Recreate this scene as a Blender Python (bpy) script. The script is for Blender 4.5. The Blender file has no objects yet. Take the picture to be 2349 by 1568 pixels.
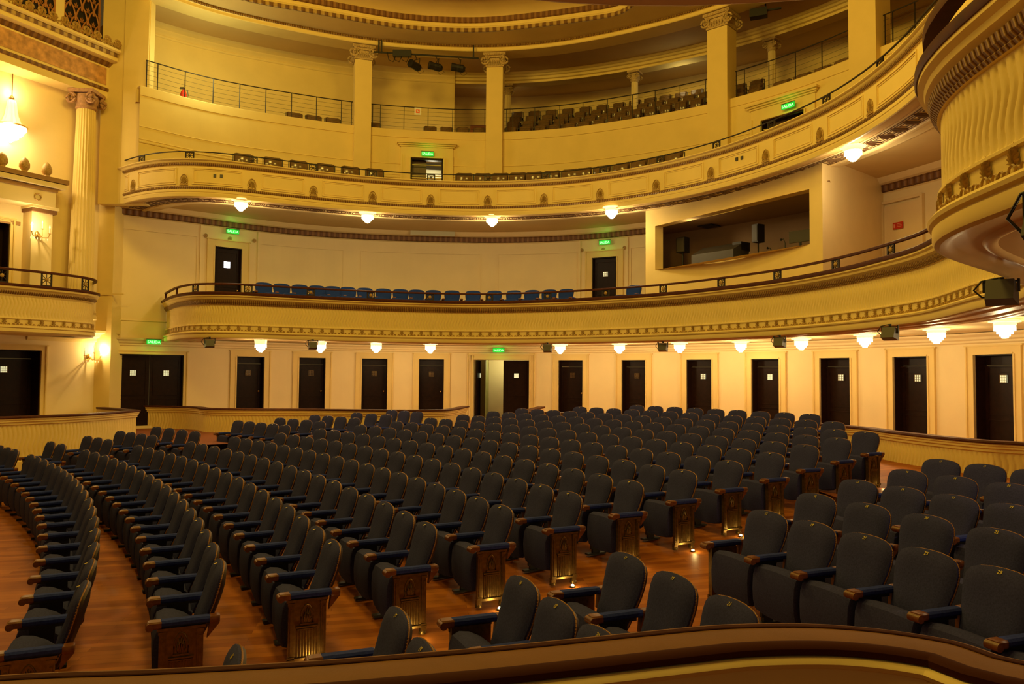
import bpy, math, random
from mathutils import Vector, Matrix
random.seed(7)
PI = math.pi
# ---------------------------------------------------------------- camera, world, lights, exposure
F_PX, W_PX, H_PX = 1784.0, 2349.0, 1568.0
PITCH, ROLL = 0.04259, 0.008459
scn = bpy.context.scene
COL = scn.collection
cp, sp, cr, sr = math.cos(PITCH), math.sin(PITCH), math.cos(ROLL), math.sin(ROLL)
RIGHT = Vector((cr, -sr*sp, sr*cp)); UP = Vector((-sr, -cr*sp, cr*cp)); FWD = Vector((0, cp, sp))
cam = bpy.data.cameras.new('camera'); camo = bpy.data.objects.new('camera', cam); COL.objects.link(camo)
cam.sensor_width = 36; cam.lens = F_PX/W_PX*36; cam.clip_start = 0.05; cam.clip_end = 200
camo.matrix_world = Matrix((( RIGHT.x, UP.x, -FWD.x, 0), (RIGHT.y, UP.y, -FWD.y, 0), (RIGHT.z, UP.z, -FWD.z, 0), (0, 0, 0, 1)))
scn.camera = camo
scn.view_settings.view_transform = 'Standard'; scn.view_settings.look = 'None'
scn.view_settings.gamma = 1; scn.view_settings.use_curve_mapping = False
scn.view_settings.exposure = 0.0
world = bpy.data.worlds.new('world'); scn.world = world; world.use_nodes = True
bgn = world.node_tree.nodes['Background']; bgn.inputs[0].default_value = (1.0, .62, .18, 1); bgn.inputs[1].default_value = 0.06

def light(kind, name, loc, energy, color, size=.1, rot=None, parent=None, spot=None):
    l = bpy.data.lights.new(name, kind); l.energy = energy; l.color = color
    if kind == 'AREA': l.size = size
    else: l.shadow_soft_size = size
    if spot: l.spot_size = spot; l.spot_blend = .6
    o = bpy.data.objects.new(name, l); COL.objects.link(o); o.location = loc
    if rot: o.rotation_euler = rot
    if parent: o.parent = parent
    return o
HALL = (1.0, .66, .10)
LAMP = (1.0, .76, .38)
# unseen house lights above the frame, spread out for even brightness
light('POINT', 'house_light', (-5.0, 14.0, 10.6), 1500, HALL, 1.0)
light('POINT', 'house_light', (2.0, 12.5, 10.6), 1120, HALL, 1.0)
light('POINT', 'house_light', (-7.5, 8.0, 9.5), 1010, HALL, 1.0)
light('POINT', 'house_light', (-1.5, 5.5, 8.0), 700, HALL, .8)  # added on the camera side to brighten the near box front
light('POINT', 'stage_fill', (-14.0, 3.0, 7.5), 420, HALL, 1.0)  # unseen wash from the stage side, added to even out the brightness
light('POINT', 'box_fill_light', (.3, -.9, .55), 16, (1, .75, .4), .1)      # added unseen light to brighten the lip overhead
light('POINT', 'box_fill_light', (5.6, 5.2, .45), 55, (1, .75, .4), .1)   # added unseen light to brighten the near soffit

# ---------------------------------------------------------------- image ray -> place in the hall
def ray(px, py):
    a = (px-W_PX/2)/F_PX; b = -(py-H_PX/2)/F_PX
    return RIGHT*a + UP*b + FWD
def onz(px, py, z):
    w = ray(px, py); return w*(z/w.z)
def ony(px, py, y):
    w = ray(px, py); return w*(y/w.y)

# ---------------------------------------------------------------- mesh helpers
class MB:
    def __init__(s): s.v = []; s.f = []; s.uv = []
    def add(s, vs, fs, uvs=None):
        n = len(s.v); s.v += [tuple(v) for v in vs]; s.f += [tuple(i+n for i in f) for f in fs]
        s.uv += uvs if uvs else [(0, 0)]*len(vs)
    def box(s, c, d, rz=0, M=None):
        x, y, z = d[0]/2, d[1]/2, d[2]/2
        vs = [Vector(q) for q in ((-x,-y,-z),(x,-y,-z),(x,y,-z),(-x,y,-z),(-x,-y,z),(x,-y,z),(x,y,z),(-x,y,z))]
        if rz: R = Matrix.Rotation(rz, 3, 'Z'); vs = [R @ v for v in vs]
        vs = [v+Vector(c) for v in vs]
        if M: vs = [M @ v for v in vs]
        s.add(vs, ((0,3,2,1),(4,5,6,7),(0,1,5,4),(1,2,6,5),(2,3,7,6),(3,0,4,7)))
    def tube(s, pts, r, n=8, closed=False, cap=True):
        pts = [Vector(p) for p in pts]; m = len(pts); rings = []
        rr = r if isinstance(r, (list, tuple)) else [r]*m
        up = Vector((0, 0, 1))
        for i, p in enumerate(pts):
            a = pts[(i-1) % m] if (closed or i) else p; b = pts[(i+1) % m] if (closed or i < m-1) else p
            t = (b-a).normalized(); u = t.cross(up)
            if u.length < 1e-3: u = t.cross(Vector((1, 0, 0)))
            u.normalize(); w = u.cross(t)
            rings += [p+(u*math.cos(2*PI*k/n)+w*math.sin(2*PI*k/n))*rr[i] for k in range(n)]
        fs = []
        for i in range(m if closed else m-1):
            j = (i+1) % m
            fs += [(i*n+k, i*n+(k+1) % n, j*n+(k+1) % n, j*n+k) for k in range(n)]
        if cap and not closed: fs += [tuple(range(n))[::-1], tuple((m-1)*n+k for k in range(n))]
        s.add(rings, fs)
    def lathe(s, prof, c=(0, 0, 0), n=20, flute=0, nf=0):
        vs = []; c = Vector(c)
        for r, z in prof:
            for k in range(n):
                a = 2*PI*k/n; q = r
                if flute: q = r - flute*r*abs(math.sin(a*nf/2))
                vs.append(c+Vector((q*math.cos(a), q*math.sin(a), z)))
        m = len(prof)
        fs = [(i*n+k, i*n+(k+1) % n, (i+1)*n+(k+1) % n, (i+1)*n+k) for i in range(m-1) for k in range(n)]
        fs += [tuple(range(n))[::-1], tuple((m-1)*n+k for k in range(n))]
        s.add(vs, fs)
    def prism(s, poly, h0, h1, M=None):
        n = len(poly); vs = [Vector((x, y, h0)) for x, y in poly]+[Vector((x, y, h1)) for x, y in poly]
        if M: vs = [M @ v for v in vs]
        s.add(vs, [tuple(range(n))[::-1], tuple(range(n, 2*n))]+[(i, (i+1) % n, n+(i+1) % n, n+i) for i in range(n)])
    def build(s, name, mat, parent=None, smooth=False, loc=None):
        me = bpy.data.meshes.new(name); me.from_pydata(s.v, [], s.f)
        if any(u != (0, 0) for u in s.uv):
            uvl = me.uv_layers.new(name='UVMap')
            for l in me.loops: uvl.data[l.index].uv = s.uv[l.vertex_index]
        if mat: me.materials.append(mat)
        if smooth:
            for p in me.polygons: p.use_smooth = True
            try: me.set_sharp_from_angle(angle=math.radians(38))
            except Exception: pass
        me.update()
        o = bpy.data.objects.new(name, me); COL.objects.link(o)
        if parent: o.parent = parent
        if loc: o.location = loc
        return o
def tag(o, label=None, cat=None, group=None, kind=None):
    if label: o['label'] = label
    if cat: o['category'] = cat
    if group: o['group'] = group
    if kind: o['kind'] = kind
    return o
def empty(name, loc=(0, 0, 0), rz=0, label=None, cat=None, group=None):
    o = bpy.data.objects.new(name, None); COL.objects.link(o); o.location = loc; o.rotation_euler = (0, 0, rz)
    o.empty_display_size = .1
    return tag(o, label, cat, group)
KIDS = {}
def copy_tree(o, parent=None):
    c = o.copy(); COL.objects.link(c)
    if parent: c.parent = parent
    if o.name not in KIDS: KIDS[o.name] = [ch for ch in bpy.data.objects if ch.parent == o]
    for ch in KIDS[o.name]: copy_tree(ch, c)
    return c
ORD = ['zeroth','first','second','third','fourth','fifth','sixth','seventh','eighth','ninth','tenth','eleventh','twelfth','thirteenth','fourteenth','fifteenth','sixteenth','seventeenth','eighteenth','nineteenth','twentieth']

# paths in plan -------------------------------------------------
def spline(pts, ds=.25):
    P = [Vector((p[0], p[1])) for p in pts]; P = [2*P[0]-P[1]]+P+[2*P[-1]-P[-2]]; out = []
    for i in range(1, len(P)-2):
        a, b, c, d = P[i-1:i+3]; n = max(2, int((c-b).length/.03))
        for k in range(n):
            t = k/n
            out.append(.5*((2*b)+(c-a)*t+(2*a-5*b+4*c-d)*t*t+(3*b-a-3*c+d)*t**3))
    out.append(P[-2]); return resample(out, ds)
def resample(P, ds):
    S = [0]
    for a, b in zip(P, P[1:]): S.append(S[-1]+(b-a).length)
    n = max(1, round(S[-1]/ds)); out = []; j = 0
    for k in range(n+1):
        s = S[-1]*k/n
        while j < len(S)-2 and S[j+1] < s: j += 1
        t = (s-S[j])/max(1e-9, S[j+1]-S[j]); out.append(P[j].lerp(P[j+1], min(1, max(0, t))))
    return out
class Path:
    def __init__(s, pts, ds=.25, smooth=True):
        s.P = spline(pts, ds) if smooth else resample([Vector((p[0], p[1])) for p in pts], ds)
        s.S = [0]
        for a, b in zip(s.P, s.P[1:]): s.S.append(s.S[-1]+(b-a).length)
        s.L = s.S[-1]; s.N = []
        for i in range(len(s.P)):
            t = (s.P[min(i+1, len(s.P)-1)]-s.P[max(i-1, 0)]).normalized(); s.N.append(Vector((t.y, -t.x)))   # points into the hall
    def at(s, q):
        q = min(max(q, 0), s.L); lo, hi = 0, len(s.S)-1
        while hi-lo > 1:
            m = (lo+hi)//2
            if s.S[m] <= q: lo = m
            else: hi = m
        t = (q-s.S[lo])/max(1e-9, s.S[hi]-s.S[lo])
        return s.P[lo].lerp(s.P[hi], t), s.N[lo].lerp(s.N[hi], t).normalized()
    def s_px(s, px, off=0):          # arc length where the path crosses the line of sight of an image column
        k = (px-W_PX/2)/F_PX*1.0; best = None
        for i in range(len(s.P)):
            p = s.P[i]+s.N[i]*off; d = p.x/max(p.y, .1)-k
            if best is not None and best[0]*d <= 0 and best[0] != d:
                t = best[0]/(best[0]-d); return s.S[i-1]+(s.S[i]-s.S[i-1])*t
            best = (d,)
        return s.L
    def angle(s, q):                 # rotation about z that turns local -Y into the hall
        n = s.at(q)[1]; return math.atan2(n.y, n.x)+PI/2
def sweep(mb, path, prof, s0=0, s1=None, ds=None, closed_prof=False, caps=True):
    s1 = path.L if s1 is None else s1
    ds = ds or .25; n = max(1, int(round((s1-s0)/ds))); m = len(prof)
    pl = [0]
    for a, b in zip(prof, prof[1:]): pl.append(pl[-1]+math.hypot(b[0]-a[0], b[1]-a[1]))
    vs = []; uv = []
    for i in range(n+1):
        q = s0+(s1-s0)*i/n; p, nn = path.at(q)
        for j, (o, z) in enumerate(prof):
            vs.append((p.x+nn.x*o, p.y+nn.y*o, z)); uv.append((q, pl[j]))
    mm = m if closed_prof else m-1
    fs = [(i*m+j, i*m+(j+1) % m, (i+1)*m+(j+1) % m, (i+1)*m+j) for i in range(n) for j in range(mm)]
    if caps and closed_prof: fs += [tuple(range(m)), tuple(n*m+j for j in range(m))[::-1]]
    mb.add(vs, fs, uv)
def swept(name, path, prof, mat, parent=None, s0=0, s1=None, ds=.2, closed=False, smooth=False):
    b = MB(); sweep(b, path, prof, s0, s1, ds, closed); return b.build(name, mat, parent, smooth)
def wall_holes(name, path, zs, holes, mat, reveal=.22, ds=.3, s0=0, s1=None, off=0):
    """zs = (bottom, top); holes = [(s0, s1, z0, z1)] cut right through, with reveals going away from the hall"""
    s1 = path.L if s1 is None else s1
    S = set([s0, s1]); n = int((s1-s0)/ds)
    for i in range(1, n): S.add(s0+(s1-s0)*i/n)
    for h in holes: S = {q for q in S if not (h[0]-.05 < q < h[0]+.05 or h[1]-.05 < q < h[1]+.05)} | {h[0], h[1]}
    S = sorted(S); Z = sorted(set([zs[0], zs[1]]+[h[2] for h in holes]+[h[3] for h in holes]))
    b = MB(); m = len(Z); vs = []; uv = []
    for q in S:
        p, nn = path.at(q); p = p+nn*off
        for z in Z: vs.append((p.x, p.y, z)); uv.append((q, z))
    fs = []
    for i in range(len(S)-1):
        for j in range(m-1):
            sc, zc = (S[i]+S[i+1])/2, (Z[j]+Z[j+1])/2
            if any(h[0] < sc < h[1] and h[2] < zc < h[3] for h in holes): continue
            fs.append((i*m+j, i*m+j+1, (i+1)*m+j+1, (i+1)*m+j))
    b.add(vs, fs, uv)
    if reveal:
        for h in holes:
            (a, na), (c, nc) = path.at(h[0]), path.at(h[1])
            a = a+na*off; c = c+nc*off; mid = path.at((h[0]+h[1])/2)[1]
            a2, c2 = a-mid*reveal, c-mid*reveal
            for (u, v, z0, z1) in ((a, a2, h[2], h[3]), (c2, c, h[2], h[3])):
                b.add([(u.x, u.y, z0), (v.x, v.y, z0), (v.x, v.y, z1), (u.x, u.y, z1)], [(0, 1, 2, 3)], [(0.01, 0), (reveal, 0), (reveal, 2), (0, 2)])
            b.add([(a.x, a.y, h[3]), (c.x, c.y, h[3]), (c2.x, c2.y, h[3]), (a2.x, a2.y, h[3])], [(0, 1, 2, 3)], [(0.01, 0), (1, 0), (1, .2), (0, .2)])
            b.add([(a.x, a.y, h[2]), (c.x, c.y, h[2]), (c2.x, c2.y, h[2]), (a2.x, a2.y, h[2])], [(3, 2, 1, 0)], [(0.01, 0), (1, 0), (1, .2), (0, .2)])
    return b.build(name, mat)

# ---------------------------------------------------------------- materials
def mat(name, col, rough=.6, metal=0, emit=None, es=0, noise=0, nscale=8, bump=0, bscale=60, spec=.4, uvpat=None):
    m = bpy.data.materials.new(name); m.use_nodes = True; nt = m.node_tree; n = nt.nodes; L = nt.links
    b = n['Principled BSDF']; b.inputs['Base Color'].default_value = (*col, 1); b.inputs['Roughness'].default_value = rough
    b.inputs['Metallic'].default_value = metal
    try: b.inputs['Specular IOR Level'].default_value = spec
    except KeyError: pass
    if emit: b.inputs['Emission Color'].default_value = (*emit, 1); b.inputs['Emission Strength'].default_value = es
    if noise or bump:
        tc = n.new('ShaderNodeTexCoord')
    if noise:
        nz = n.new('ShaderNodeTexNoise'); nz.inputs['Scale'].default_value = nscale; nz.inputs['Detail'].default_value = 6
        L.new(tc.outputs['Object'], nz.inputs['Vector'])
        rp = n.new('ShaderNodeValToRGB'); e = rp.color_ramp.elements
        e[0].position = .3; e[1].position = .7
        e[0].color = (*[c*(1-noise) for c in col], 1); e[1].color = (*[min(1, c*(1+noise*.6)) for c in col], 1)
        L.new(nz.outputs['Fac'], rp.inputs[0]); L.new(rp.outputs[0], b.inputs['Base Color'])
    if bump:
        n2 = n.new('ShaderNodeTexNoise'); n2.inputs['Scale'].default_value = bscale; L.new(tc.outputs['Object'], n2.inputs['Vector'])
        bp = n.new('ShaderNodeBump'); bp.inputs['Strength'].default_value = bump; bp.inputs['Distance'].default_value = .01
        L.new(n2.outputs['Fac'], bp.inputs['Height']); L.new(bp.outputs[0], b.inputs['Normal'])
    return m
def pat_mat(name, c1, c2, pitch, frac=.5, rough=.6, vstretch=1.0):
    """two-colour moulding with a repeated leaf-and-dart relief that follows the UV arc length"""
    m = bpy.data.materials.new(name); m.use_nodes = True; nt = m.node_tree; n = nt.nodes; L = nt.links
    b = n['Principled BSDF']; b.inputs['Roughness'].default_value = rough
    uv = n.new('ShaderNodeUVMap'); sx = n.new('ShaderNodeSeparateXYZ'); L.new(uv.outputs[0], sx.inputs[0])
    mu = n.new('ShaderNodeMath'); mu.operation = 'MULTIPLY'; mu.inputs[1].default_value = 2*PI/pitch; L.new(sx.outputs[0], mu.inputs[0])
    si = n.new('ShaderNodeMath'); si.operation = 'SINE'; L.new(mu.outputs[0], si.inputs[0])
    nz = n.new('ShaderNodeTexNoise'); nz.inputs['Scale'].default_value = 9; L.new(uv.outputs[0], nz.inputs['Vector'])
    ad = n.new('ShaderNodeMath'); ad.operation = 'MULTIPLY_ADD'; L.new(nz.outputs['Fac'], ad.inputs[0]); ad.inputs[1].default_value = .8; L.new(si.outputs[0], ad.inputs[2])
    rp = n.new('ShaderNodeValToRGB'); e = rp.color_ramp.elements; e[0].position = .15; e[1].position = .75
    e[0].color = (*c1, 1); e[1].color = (*c2, 1); L.new(ad.outputs[0], rp.inputs[0]); L.new(rp.outputs[0], b.inputs['Base Color'])
    bp = n.new('ShaderNodeBump'); bp.inputs['Strength'].default_value = .9; bp.inputs['Distance'].default_value = .02
    L.new(si.outputs[0], bp.inputs['Height']); L.new(bp.outputs[0], b.inputs['Normal'])
    return m
M = {}
M['cream'] = mat('cream_plaster', (.80, .61, .24), .75, noise=.05, nscale=1.5, spec=.25)
M['cream_gloss'] = mat('cream_gloss_paint', (.80, .62, .32), .32, noise=.04, nscale=2)
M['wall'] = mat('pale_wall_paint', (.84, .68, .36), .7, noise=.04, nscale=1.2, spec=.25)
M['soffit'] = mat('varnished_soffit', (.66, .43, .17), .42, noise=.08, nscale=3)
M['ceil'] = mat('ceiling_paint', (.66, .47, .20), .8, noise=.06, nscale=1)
M['gold'] = mat('antique_gold_relief', (.46, .28, .08), .55, noise=.35, nscale=30)
M['gilt'] = mat('stone_gilt_capital', (.52, .36, .17), .6, noise=.3, nscale=20)
M['egg'] = pat_mat('leaf_moulding', (.22, .09, .02), (.46, .28, .08), .055)
M['eggbig'] = pat_mat('frieze_moulding', (.15, .06, .02), (.25, .12, .04), .19)
M['dentil'] = pat_mat('dentil_moulding', (.17, .08, .025), (.44, .29, .10), .24)
M['wood'] = mat('dark_mahogany_rail', (.085, .022, .007), .5, spec=.2, noise=.25, nscale=12)
M['rail_iron'] = mat('black_iron', (.02, .013, .008), .5)
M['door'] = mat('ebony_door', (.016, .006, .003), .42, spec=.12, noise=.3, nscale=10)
M['brass'] = mat('brass', (.75, .5, .16), .3, metal=1)
M['fabric'] = mat('navy_velvet', (.040, .042, .145), .95, noise=.25, nscale=90, spec=.1)
M['fabric_royal'] = mat('royal_blue_velvet', (.011, .030, .13), .9, noise=.2, nscale=90, spec=.1)
M['fabric2'] = mat('blue_arm_velvet', (.024, .038, .26), .9, noise=.2, nscale=60, spec=.15)
M['armwood'] = mat('walnut_arm', (.16, .05, .014), .38, noise=.3, nscale=30)
M['bronze'] = mat('bronze_casting', (.17, .10, .028), .36, metal=.75, noise=.3, nscale=30)
M['nail'] = mat('brass_nails', (.32, .15, .045), .5, metal=.3)
M['shell'] = mat('dark_back_shell', (.03, .012, .006), .5)
M['number'] = mat('gold_number', (.55, .42, .05), .5, metal=.2)
M['blackmetal'] = mat('black_metal', (.012, .010, .009), .45)
M['greymetal'] = mat('grey_metal', (.055, .046, .036), .45)
M['leather'] = mat('tan_rail_leather', (.17, .068, .010), .65, spec=.15, noise=.12, nscale=5, bump=.1, bscale=200)
M['darkpad'] = mat('dark_brown_edge', (.05, .012, .005), .8, spec=.08)
M['seatwood'] = mat('brown_plywood_seat', (.10, .05, .022), .4, noise=.2, nscale=15)
M['glow'] = mat('lit_crystal', (1, .9, .7), .2, emit=(1, .86, .52), es=7)
M['glowdim'] = mat('lit_crystal_rim', (1, .8, .5), .2, emit=(1, .66, .25), es=1.6)
M['bulb'] = mat('bulb', (1, .9, .6), .2, emit=(1, .8, .4), es=25)
M['green'] = mat('exit_green', (.02, .3, .04), .4, emit=(.02, 1, .08), es=.35)
M['greenlit'] = mat('exit_letters', (.3, 1, .3), .4, emit=(.35, 1, .35), es=2.2)
M['red'] = mat('red_plate', (.55, .03, .01), .5)
M['white'] = mat('white_plate', (.8, .78, .7), .5)
M['crystal'] = mat('crystal_strings', (.9, .8, .55), .15, emit=(1, .75, .35), es=.9)
M['lit_pane'] = mat('lit_door_pane', (.6, .6, .5), .2, emit=(.75, .75, .42), es=.8)
M['white_pane'] = mat('bright_door_pane', (.9, .9, 1), .2, emit=(.8, .85, 1), es=5)
M['dark_pane'] = mat('dark_door_pane', (.05, .03, .02), .15)
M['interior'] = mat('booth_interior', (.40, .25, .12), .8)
M['carpet'] = mat('red_brown_steps', (.25, .07, .025), .6)
def floor_mat():
    m = bpy.data.materials.new('plank_floor'); m.use_nodes = True; nt = m.node_tree; n = nt.nodes; L = nt.links
    b = n['Principled BSDF']; b.inputs['Roughness'].default_value = .5; b.inputs['Specular IOR Level'].default_value = .1
    tc = n.new('ShaderNodeTexCoord'); mp = n.new('ShaderNodeMapping'); mp.inputs['Rotation'].default_value = (0, 0, math.radians(-8))
    L.new(tc.outputs['Object'], mp.inputs[0])
    br = n.new('ShaderNodeTexBrick'); br.inputs['Scale'].default_value = 1; br.inputs['Mortar Size'].default_value = .0015
    br.inputs['Brick Width'].default_value = 1.3; br.inputs['Row Height'].default_value = .10
    br.inputs['Color1'].default_value = (.29, .075, .008, 1); br.inputs['Color2'].default_value = (.50, .165, .028, 1); br.inputs['Mortar'].default_value = (.14, .04, .012, 1)
    L.new(mp.outputs[0], br.inputs['Vector'])
    nz = n.new('ShaderNodeTexNoise'); nz.inputs['Scale'].default_value = 3; L.new(mp.outputs[0], nz.inputs['Vector'])
    mx = n.new('ShaderNodeMixRGB'); mx.blend_type = 'MULTIPLY'; mx.inputs[0].default_value = .25
    L.new(br.outputs['Color'], mx.inputs[1]); L.new(nz.outputs['Fac'], mx.inputs[2]); L.new(mx.outputs[0], b.inputs['Base Color'])
    return m
M['floor'] = floor_mat()
# ---------------------------------------------------------------- the stalls: rows are arcs about one centre
CX, CY = -31.412, -7.409
ZTOP = [0, -.75, -.815, -.885, -.945, -1.005, -1.062, -1.118, -1.172, -1.228, -1.28, -1.325, -1.37, -1.405, -1.435, -1.46]
RAD = {k: 45.436-.9545*k for k in range(1, 16)}
RAD.update({12: 34.0, 13: 33.07, 14: 32.15, 15: 31.25})
CH = .90
def floor_z(x, y):
    r = math.hypot(x-CX, y-CY)
    pts = sorted((RAD[k], ZTOP[k]-CH) for k in RAD)
    if r <= pts[0][0]: return pts[0][1]+(r-pts[0][0])*.03
    if r >= pts[-1][0]: return pts[-1][1]
    for (r0, z0), (r1, z1) in zip(pts, pts[1:]):
        if r <= r1: return z0+(z1-z0)*(r-r0)/(r1-r0)
def make_floor():
    b = MB(); rs = [20+i*.5 for i in range(50)]+[44.5, 46, 50]; n = 60
    rs = sorted(set(rs+[RAD[k] for k in RAD])); vs = []; fs = []
    for r in rs:
        for j in range(n+1):
            a = math.radians(-4+75*j/n); x, y = CX+r*math.cos(a), CY+r*math.sin(a); vs.append((x, y, floor_z(x, y)))
    for i in range(len(rs)-1):
        for j in range(n): fs.append((i*(n+1)+j, (i+1)*(n+1)+j, (i+1)*(n+1)+j+1, i*(n+1)+j+1))
    b.add(vs, fs); o = b.build('floor', M['floor'], smooth=True); tag(o, kind='structure')
make_floor()

# --- chair pieces, local +X is the way the sitter faces, +Y the sitter's left
OUT = [(0, 0), (.10, 0), (.195, .004), (.21, .05), (.222, .14), (.246, .25), (.257, .33), (.258, .385), (.247, .435), (.218, .470), (.165, .491), (.085, .503), (0, .506)]
OUT = OUT+[(-y, z) for y, z in OUT[-2:0:-1]]
def bp(y, z, d):                      # point on the reclined back plane
    t = z/.506; x = .17-.17*t+.02*math.sin(PI*t)*-1+.25*y*y
    return (x+d*.95, y, .395+z*.985+d*.3)
def back_mesh():
    b = MB(); n = len(OUT); cz = .27; rings = []; ks = [0.02, .35, .62, .82, .93, 1.0]
    for k in ks:
        bul = .045*(1-k**5)+.012
        rings += [bp(y*k, cz+(z-cz)*k, bul) for y, z in OUT]
    rings += [bp(y*1.0, cz+(z-cz)*1.0, -.012) for y, z in OUT]
    m = len(ks)+1
    fs = [(i*n+j, i*n+(j+1) % n, (i+1)*n+(j+1) % n, (i+1)*n+j) for i in range(m-1) for j in range(n)]
    fs.append(tuple(range(n))[::-1])
    b.add(rings, fs); return b
def shell_mesh():
    b = MB(); n = len(OUT); cz = .27; r = []
    for k, d in ((.99, -.013), (.97, -.03), (.6, -.045), (.02, -.045)): r += [bp(y*k, cz+(z-cz)*k, d) for y, z in OUT]
    fs = [(i*n+j, i*n+(j+1) % n, (i+1)*n+(j+1) % n, (i+1)*n+j) for i in range(3) for j in range(n)]
    b.add(r, fs); return b
def nails_mesh(big):
    b = MB()
    if big:
        pts = [Vector(bp(y*1.005, z, -.006)) for y, z in OUT[3:-2]]; P = []
        for a, c in zip(pts, pts[1:]):
            m = max(1, int((c-a).length/.017))
            P += [a.lerp(c, i/m) for i in range(m)]
        for p in P:
            q = []
            for dx, dy, dz in ((1,0,0),(-1,0,0),(0,1,0),(0,-1,0),(0,0,1),(0,0,-1)): q.append(p+Vector((dx, dy, dz))*.0065)
            b.add(q, ((0,2,4),(2,1,4),(1,3,4),(3,0,4),(2,0,5),(1,2,5),(3,1,5),(0,3,5)))
        b.tube([bp(y*1.0, z, -.008) for y, z in OUT[3:-2]], .0045, 5)
    else:
        b.tube([bp(y*1.003, z, -.006) for y, z in OUT[3:-2]], .007, 5)
    return b
SEAT = [(.40, .135), (.455, .15), (.475, .22), (.48, .33), (.472, .44), (.45, .50), (.40, .522), (.33, .512), (.25, .475), (.18, .42), (.20, .33), (.28, .22)]
def seat_mesh():
    b = MB(); n = len(SEAT); sec = [(-.252, .90), (-.245, .97), (-.225, 1), (-.12, 1.01), (0, 1.015), (.12, 1.01), (.225, 1), (.245, .97), (.252, .90)]; vs = []
    for y, k in sec:
        dip = .03*(1-(y/.25)**2)
        for x, z in SEAT:
            xx, zz = .34+(x-.34)*k, .33+(z-.33)*k
            vs.append((xx, y, zz-(dip if z < .2 else 0)+(dip*.3 if z > .48 else 0)))
    m = len(sec); fs = [(i*n+j, i*n+(j+1) % n, (i+1)*n+(j+1) % n, (i+1)*n+j) for i in range(m-1) for j in range(n)]
    fs += [tuple(range(n))[::-1], tuple((m-1)*n+j for j in range(n))]
    b.add(vs, fs); return b
def rbox(b, x0, x1, w, z0, z1, y, c=.008):
    vs = []; pr = [(-w/2+c, z0), (w/2-c, z0), (w/2, z0+c), (w/2, z1-c), (w/2-c, z1), (-w/2+c, z1), (-w/2, z1-c), (-w/2, z0+c)]
    for x, k in ((x0, .88), (x0+c, 1), (x1-c, 1), (x1, .88)):
        zc = (z0+z1)/2; vs += [(x, y+a*k, zc+(q-zc)*k) for a, q in pr]
    fs = [(i*8+j, i*8+(j+1) % 8, (i+1)*8+(j+1) % 8, (i+1)*8+j) for i in range(3) for j in range(8)]+[tuple(range(8))[::-1], tuple(24+j for j in range(8))]
    b.add(vs, fs)
HALF = .3075
def arm_pad(y):
    b = MB(); rbox(b, .10, .43, .082, .54, .588, y, .014); return b
def arm_front(y):
    b = MB(); rbox(b, .42, .505, .088, .535, .587, y, .01); b.tube([(.497, y-.046, .552), (.497, y+.046, .552)], .028, 10); return b
def arm_rear(y):
    b = MB(); rbox(b, .035, .105, .085, .535, .586, y, .008)
    b.add([(.105, y-.03, .535), (.105, y+.03, .535), (.035, y+.03, .535), (.035, y-.03, .535), (.12, y-.02, .43), (.12, y+.02, .43)], ((0,1,5,4), (2,3,4,5), (0,4,3), (1,2,5), (0,3,2,1)))
    return b
def post_mesh(y):
    b = MB(); b.box((.30, y, .30), (.16, .03, .48)); b.box((.30, y, .53), (.30, .05, .02)); b.box((.31, y, .045), (.10, .035, .06)); b.box((.31, y, .010), (.26, .07, .02)); return b
def panel_mesh(y, sgn):
    b = MB(); b.box((.29, y, .30), (.29, .035, .46))
    for x in (.165, .415):
        b.box((x, y+sgn*.022, .285), (.042, .018, .43)); b.box((x, y+sgn*.027, .50), (.052, .024, .022)); b.box((x, y+sgn*.027, .085), (.052, .024, .02))
        b.box((x, y+sgn*.033, .285), (.016, .008, .36))
    b.box((.29, y+sgn*.024, .525), (.32, .03, .02)); b.box((.29, y+sgn*.024, .072), (.305, .03, .022)); b.box((.29, y+sgn*.026, .318), (.17, .022, .012)); b.box((.29, y+sgn*.024, .300), (.16, .018, .010))
    return b
def flutes_mesh(y, sgn):
    b = MB()
    for i in range(8): b.tube([(.216+i*.0212, y+sgn*.018, .085), (.216+i*.0212, y+sgn*.018, .29)], .0072, 6)
    return b
def palmette_mesh(y, sgn):
    b = MB(); c = .29
    arch = [(c-.045, .335), (c-.047, .40), (c-.038, .445), (c-.018, .48), (c, .492), (c+.018, .48), (c+.038, .445), (c+.047, .40), (c+.045, .335)]
    b.tube([(x, y+sgn*.02, z) for x, z in arch], .006, 6)
    for k in range(-3, 4):
        a = k*.30; L_ = .115-.008*abs(k)**1.4
        b.tube([(c+.006*k, y+sgn*.02, .35), (c+math.sin(a)*L_*.42, y+sgn*.026, .35+math.cos(a)*L_*.6), (c+math.sin(a)*L_*.44, y+sgn*.02, .35+math.cos(a)*L_)], [.006, .008, .003], 5)
    b.box((c, y+sgn*.022, .338), (.11, .014, .012)); return b
def foot_mesh(y):
    b = MB()
    for x in (.165, .415): b.box((x, y, .045), (.05, .045, .05)); b.lathe([(.036, 0), (.034, .02), (.022, .035), (.02, .05)], (x, y, 0), 8)
    return b
BM = {}
def meshes():
    BM['seat'] = seat_mesh(); BM['backrest'] = back_mesh(); BM['shell'] = shell_mesh(); BM['nb'] = nails_mesh(True); BM['ns'] = nails_mesh(False)
def reuse(key, builder, name, m, parent, smooth=True):
    """link a part, sharing one mesh between all chairs"""
    if key not in BM or not isinstance(BM[key], bpy.types.Mesh):
        o = builder().build(name, m, parent, smooth); BM[key] = o.data; return o
    o = bpy.data.objects.new(name, BM[key]); COL.objects.link(o); o.parent = parent; return o
NUM = {}
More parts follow.
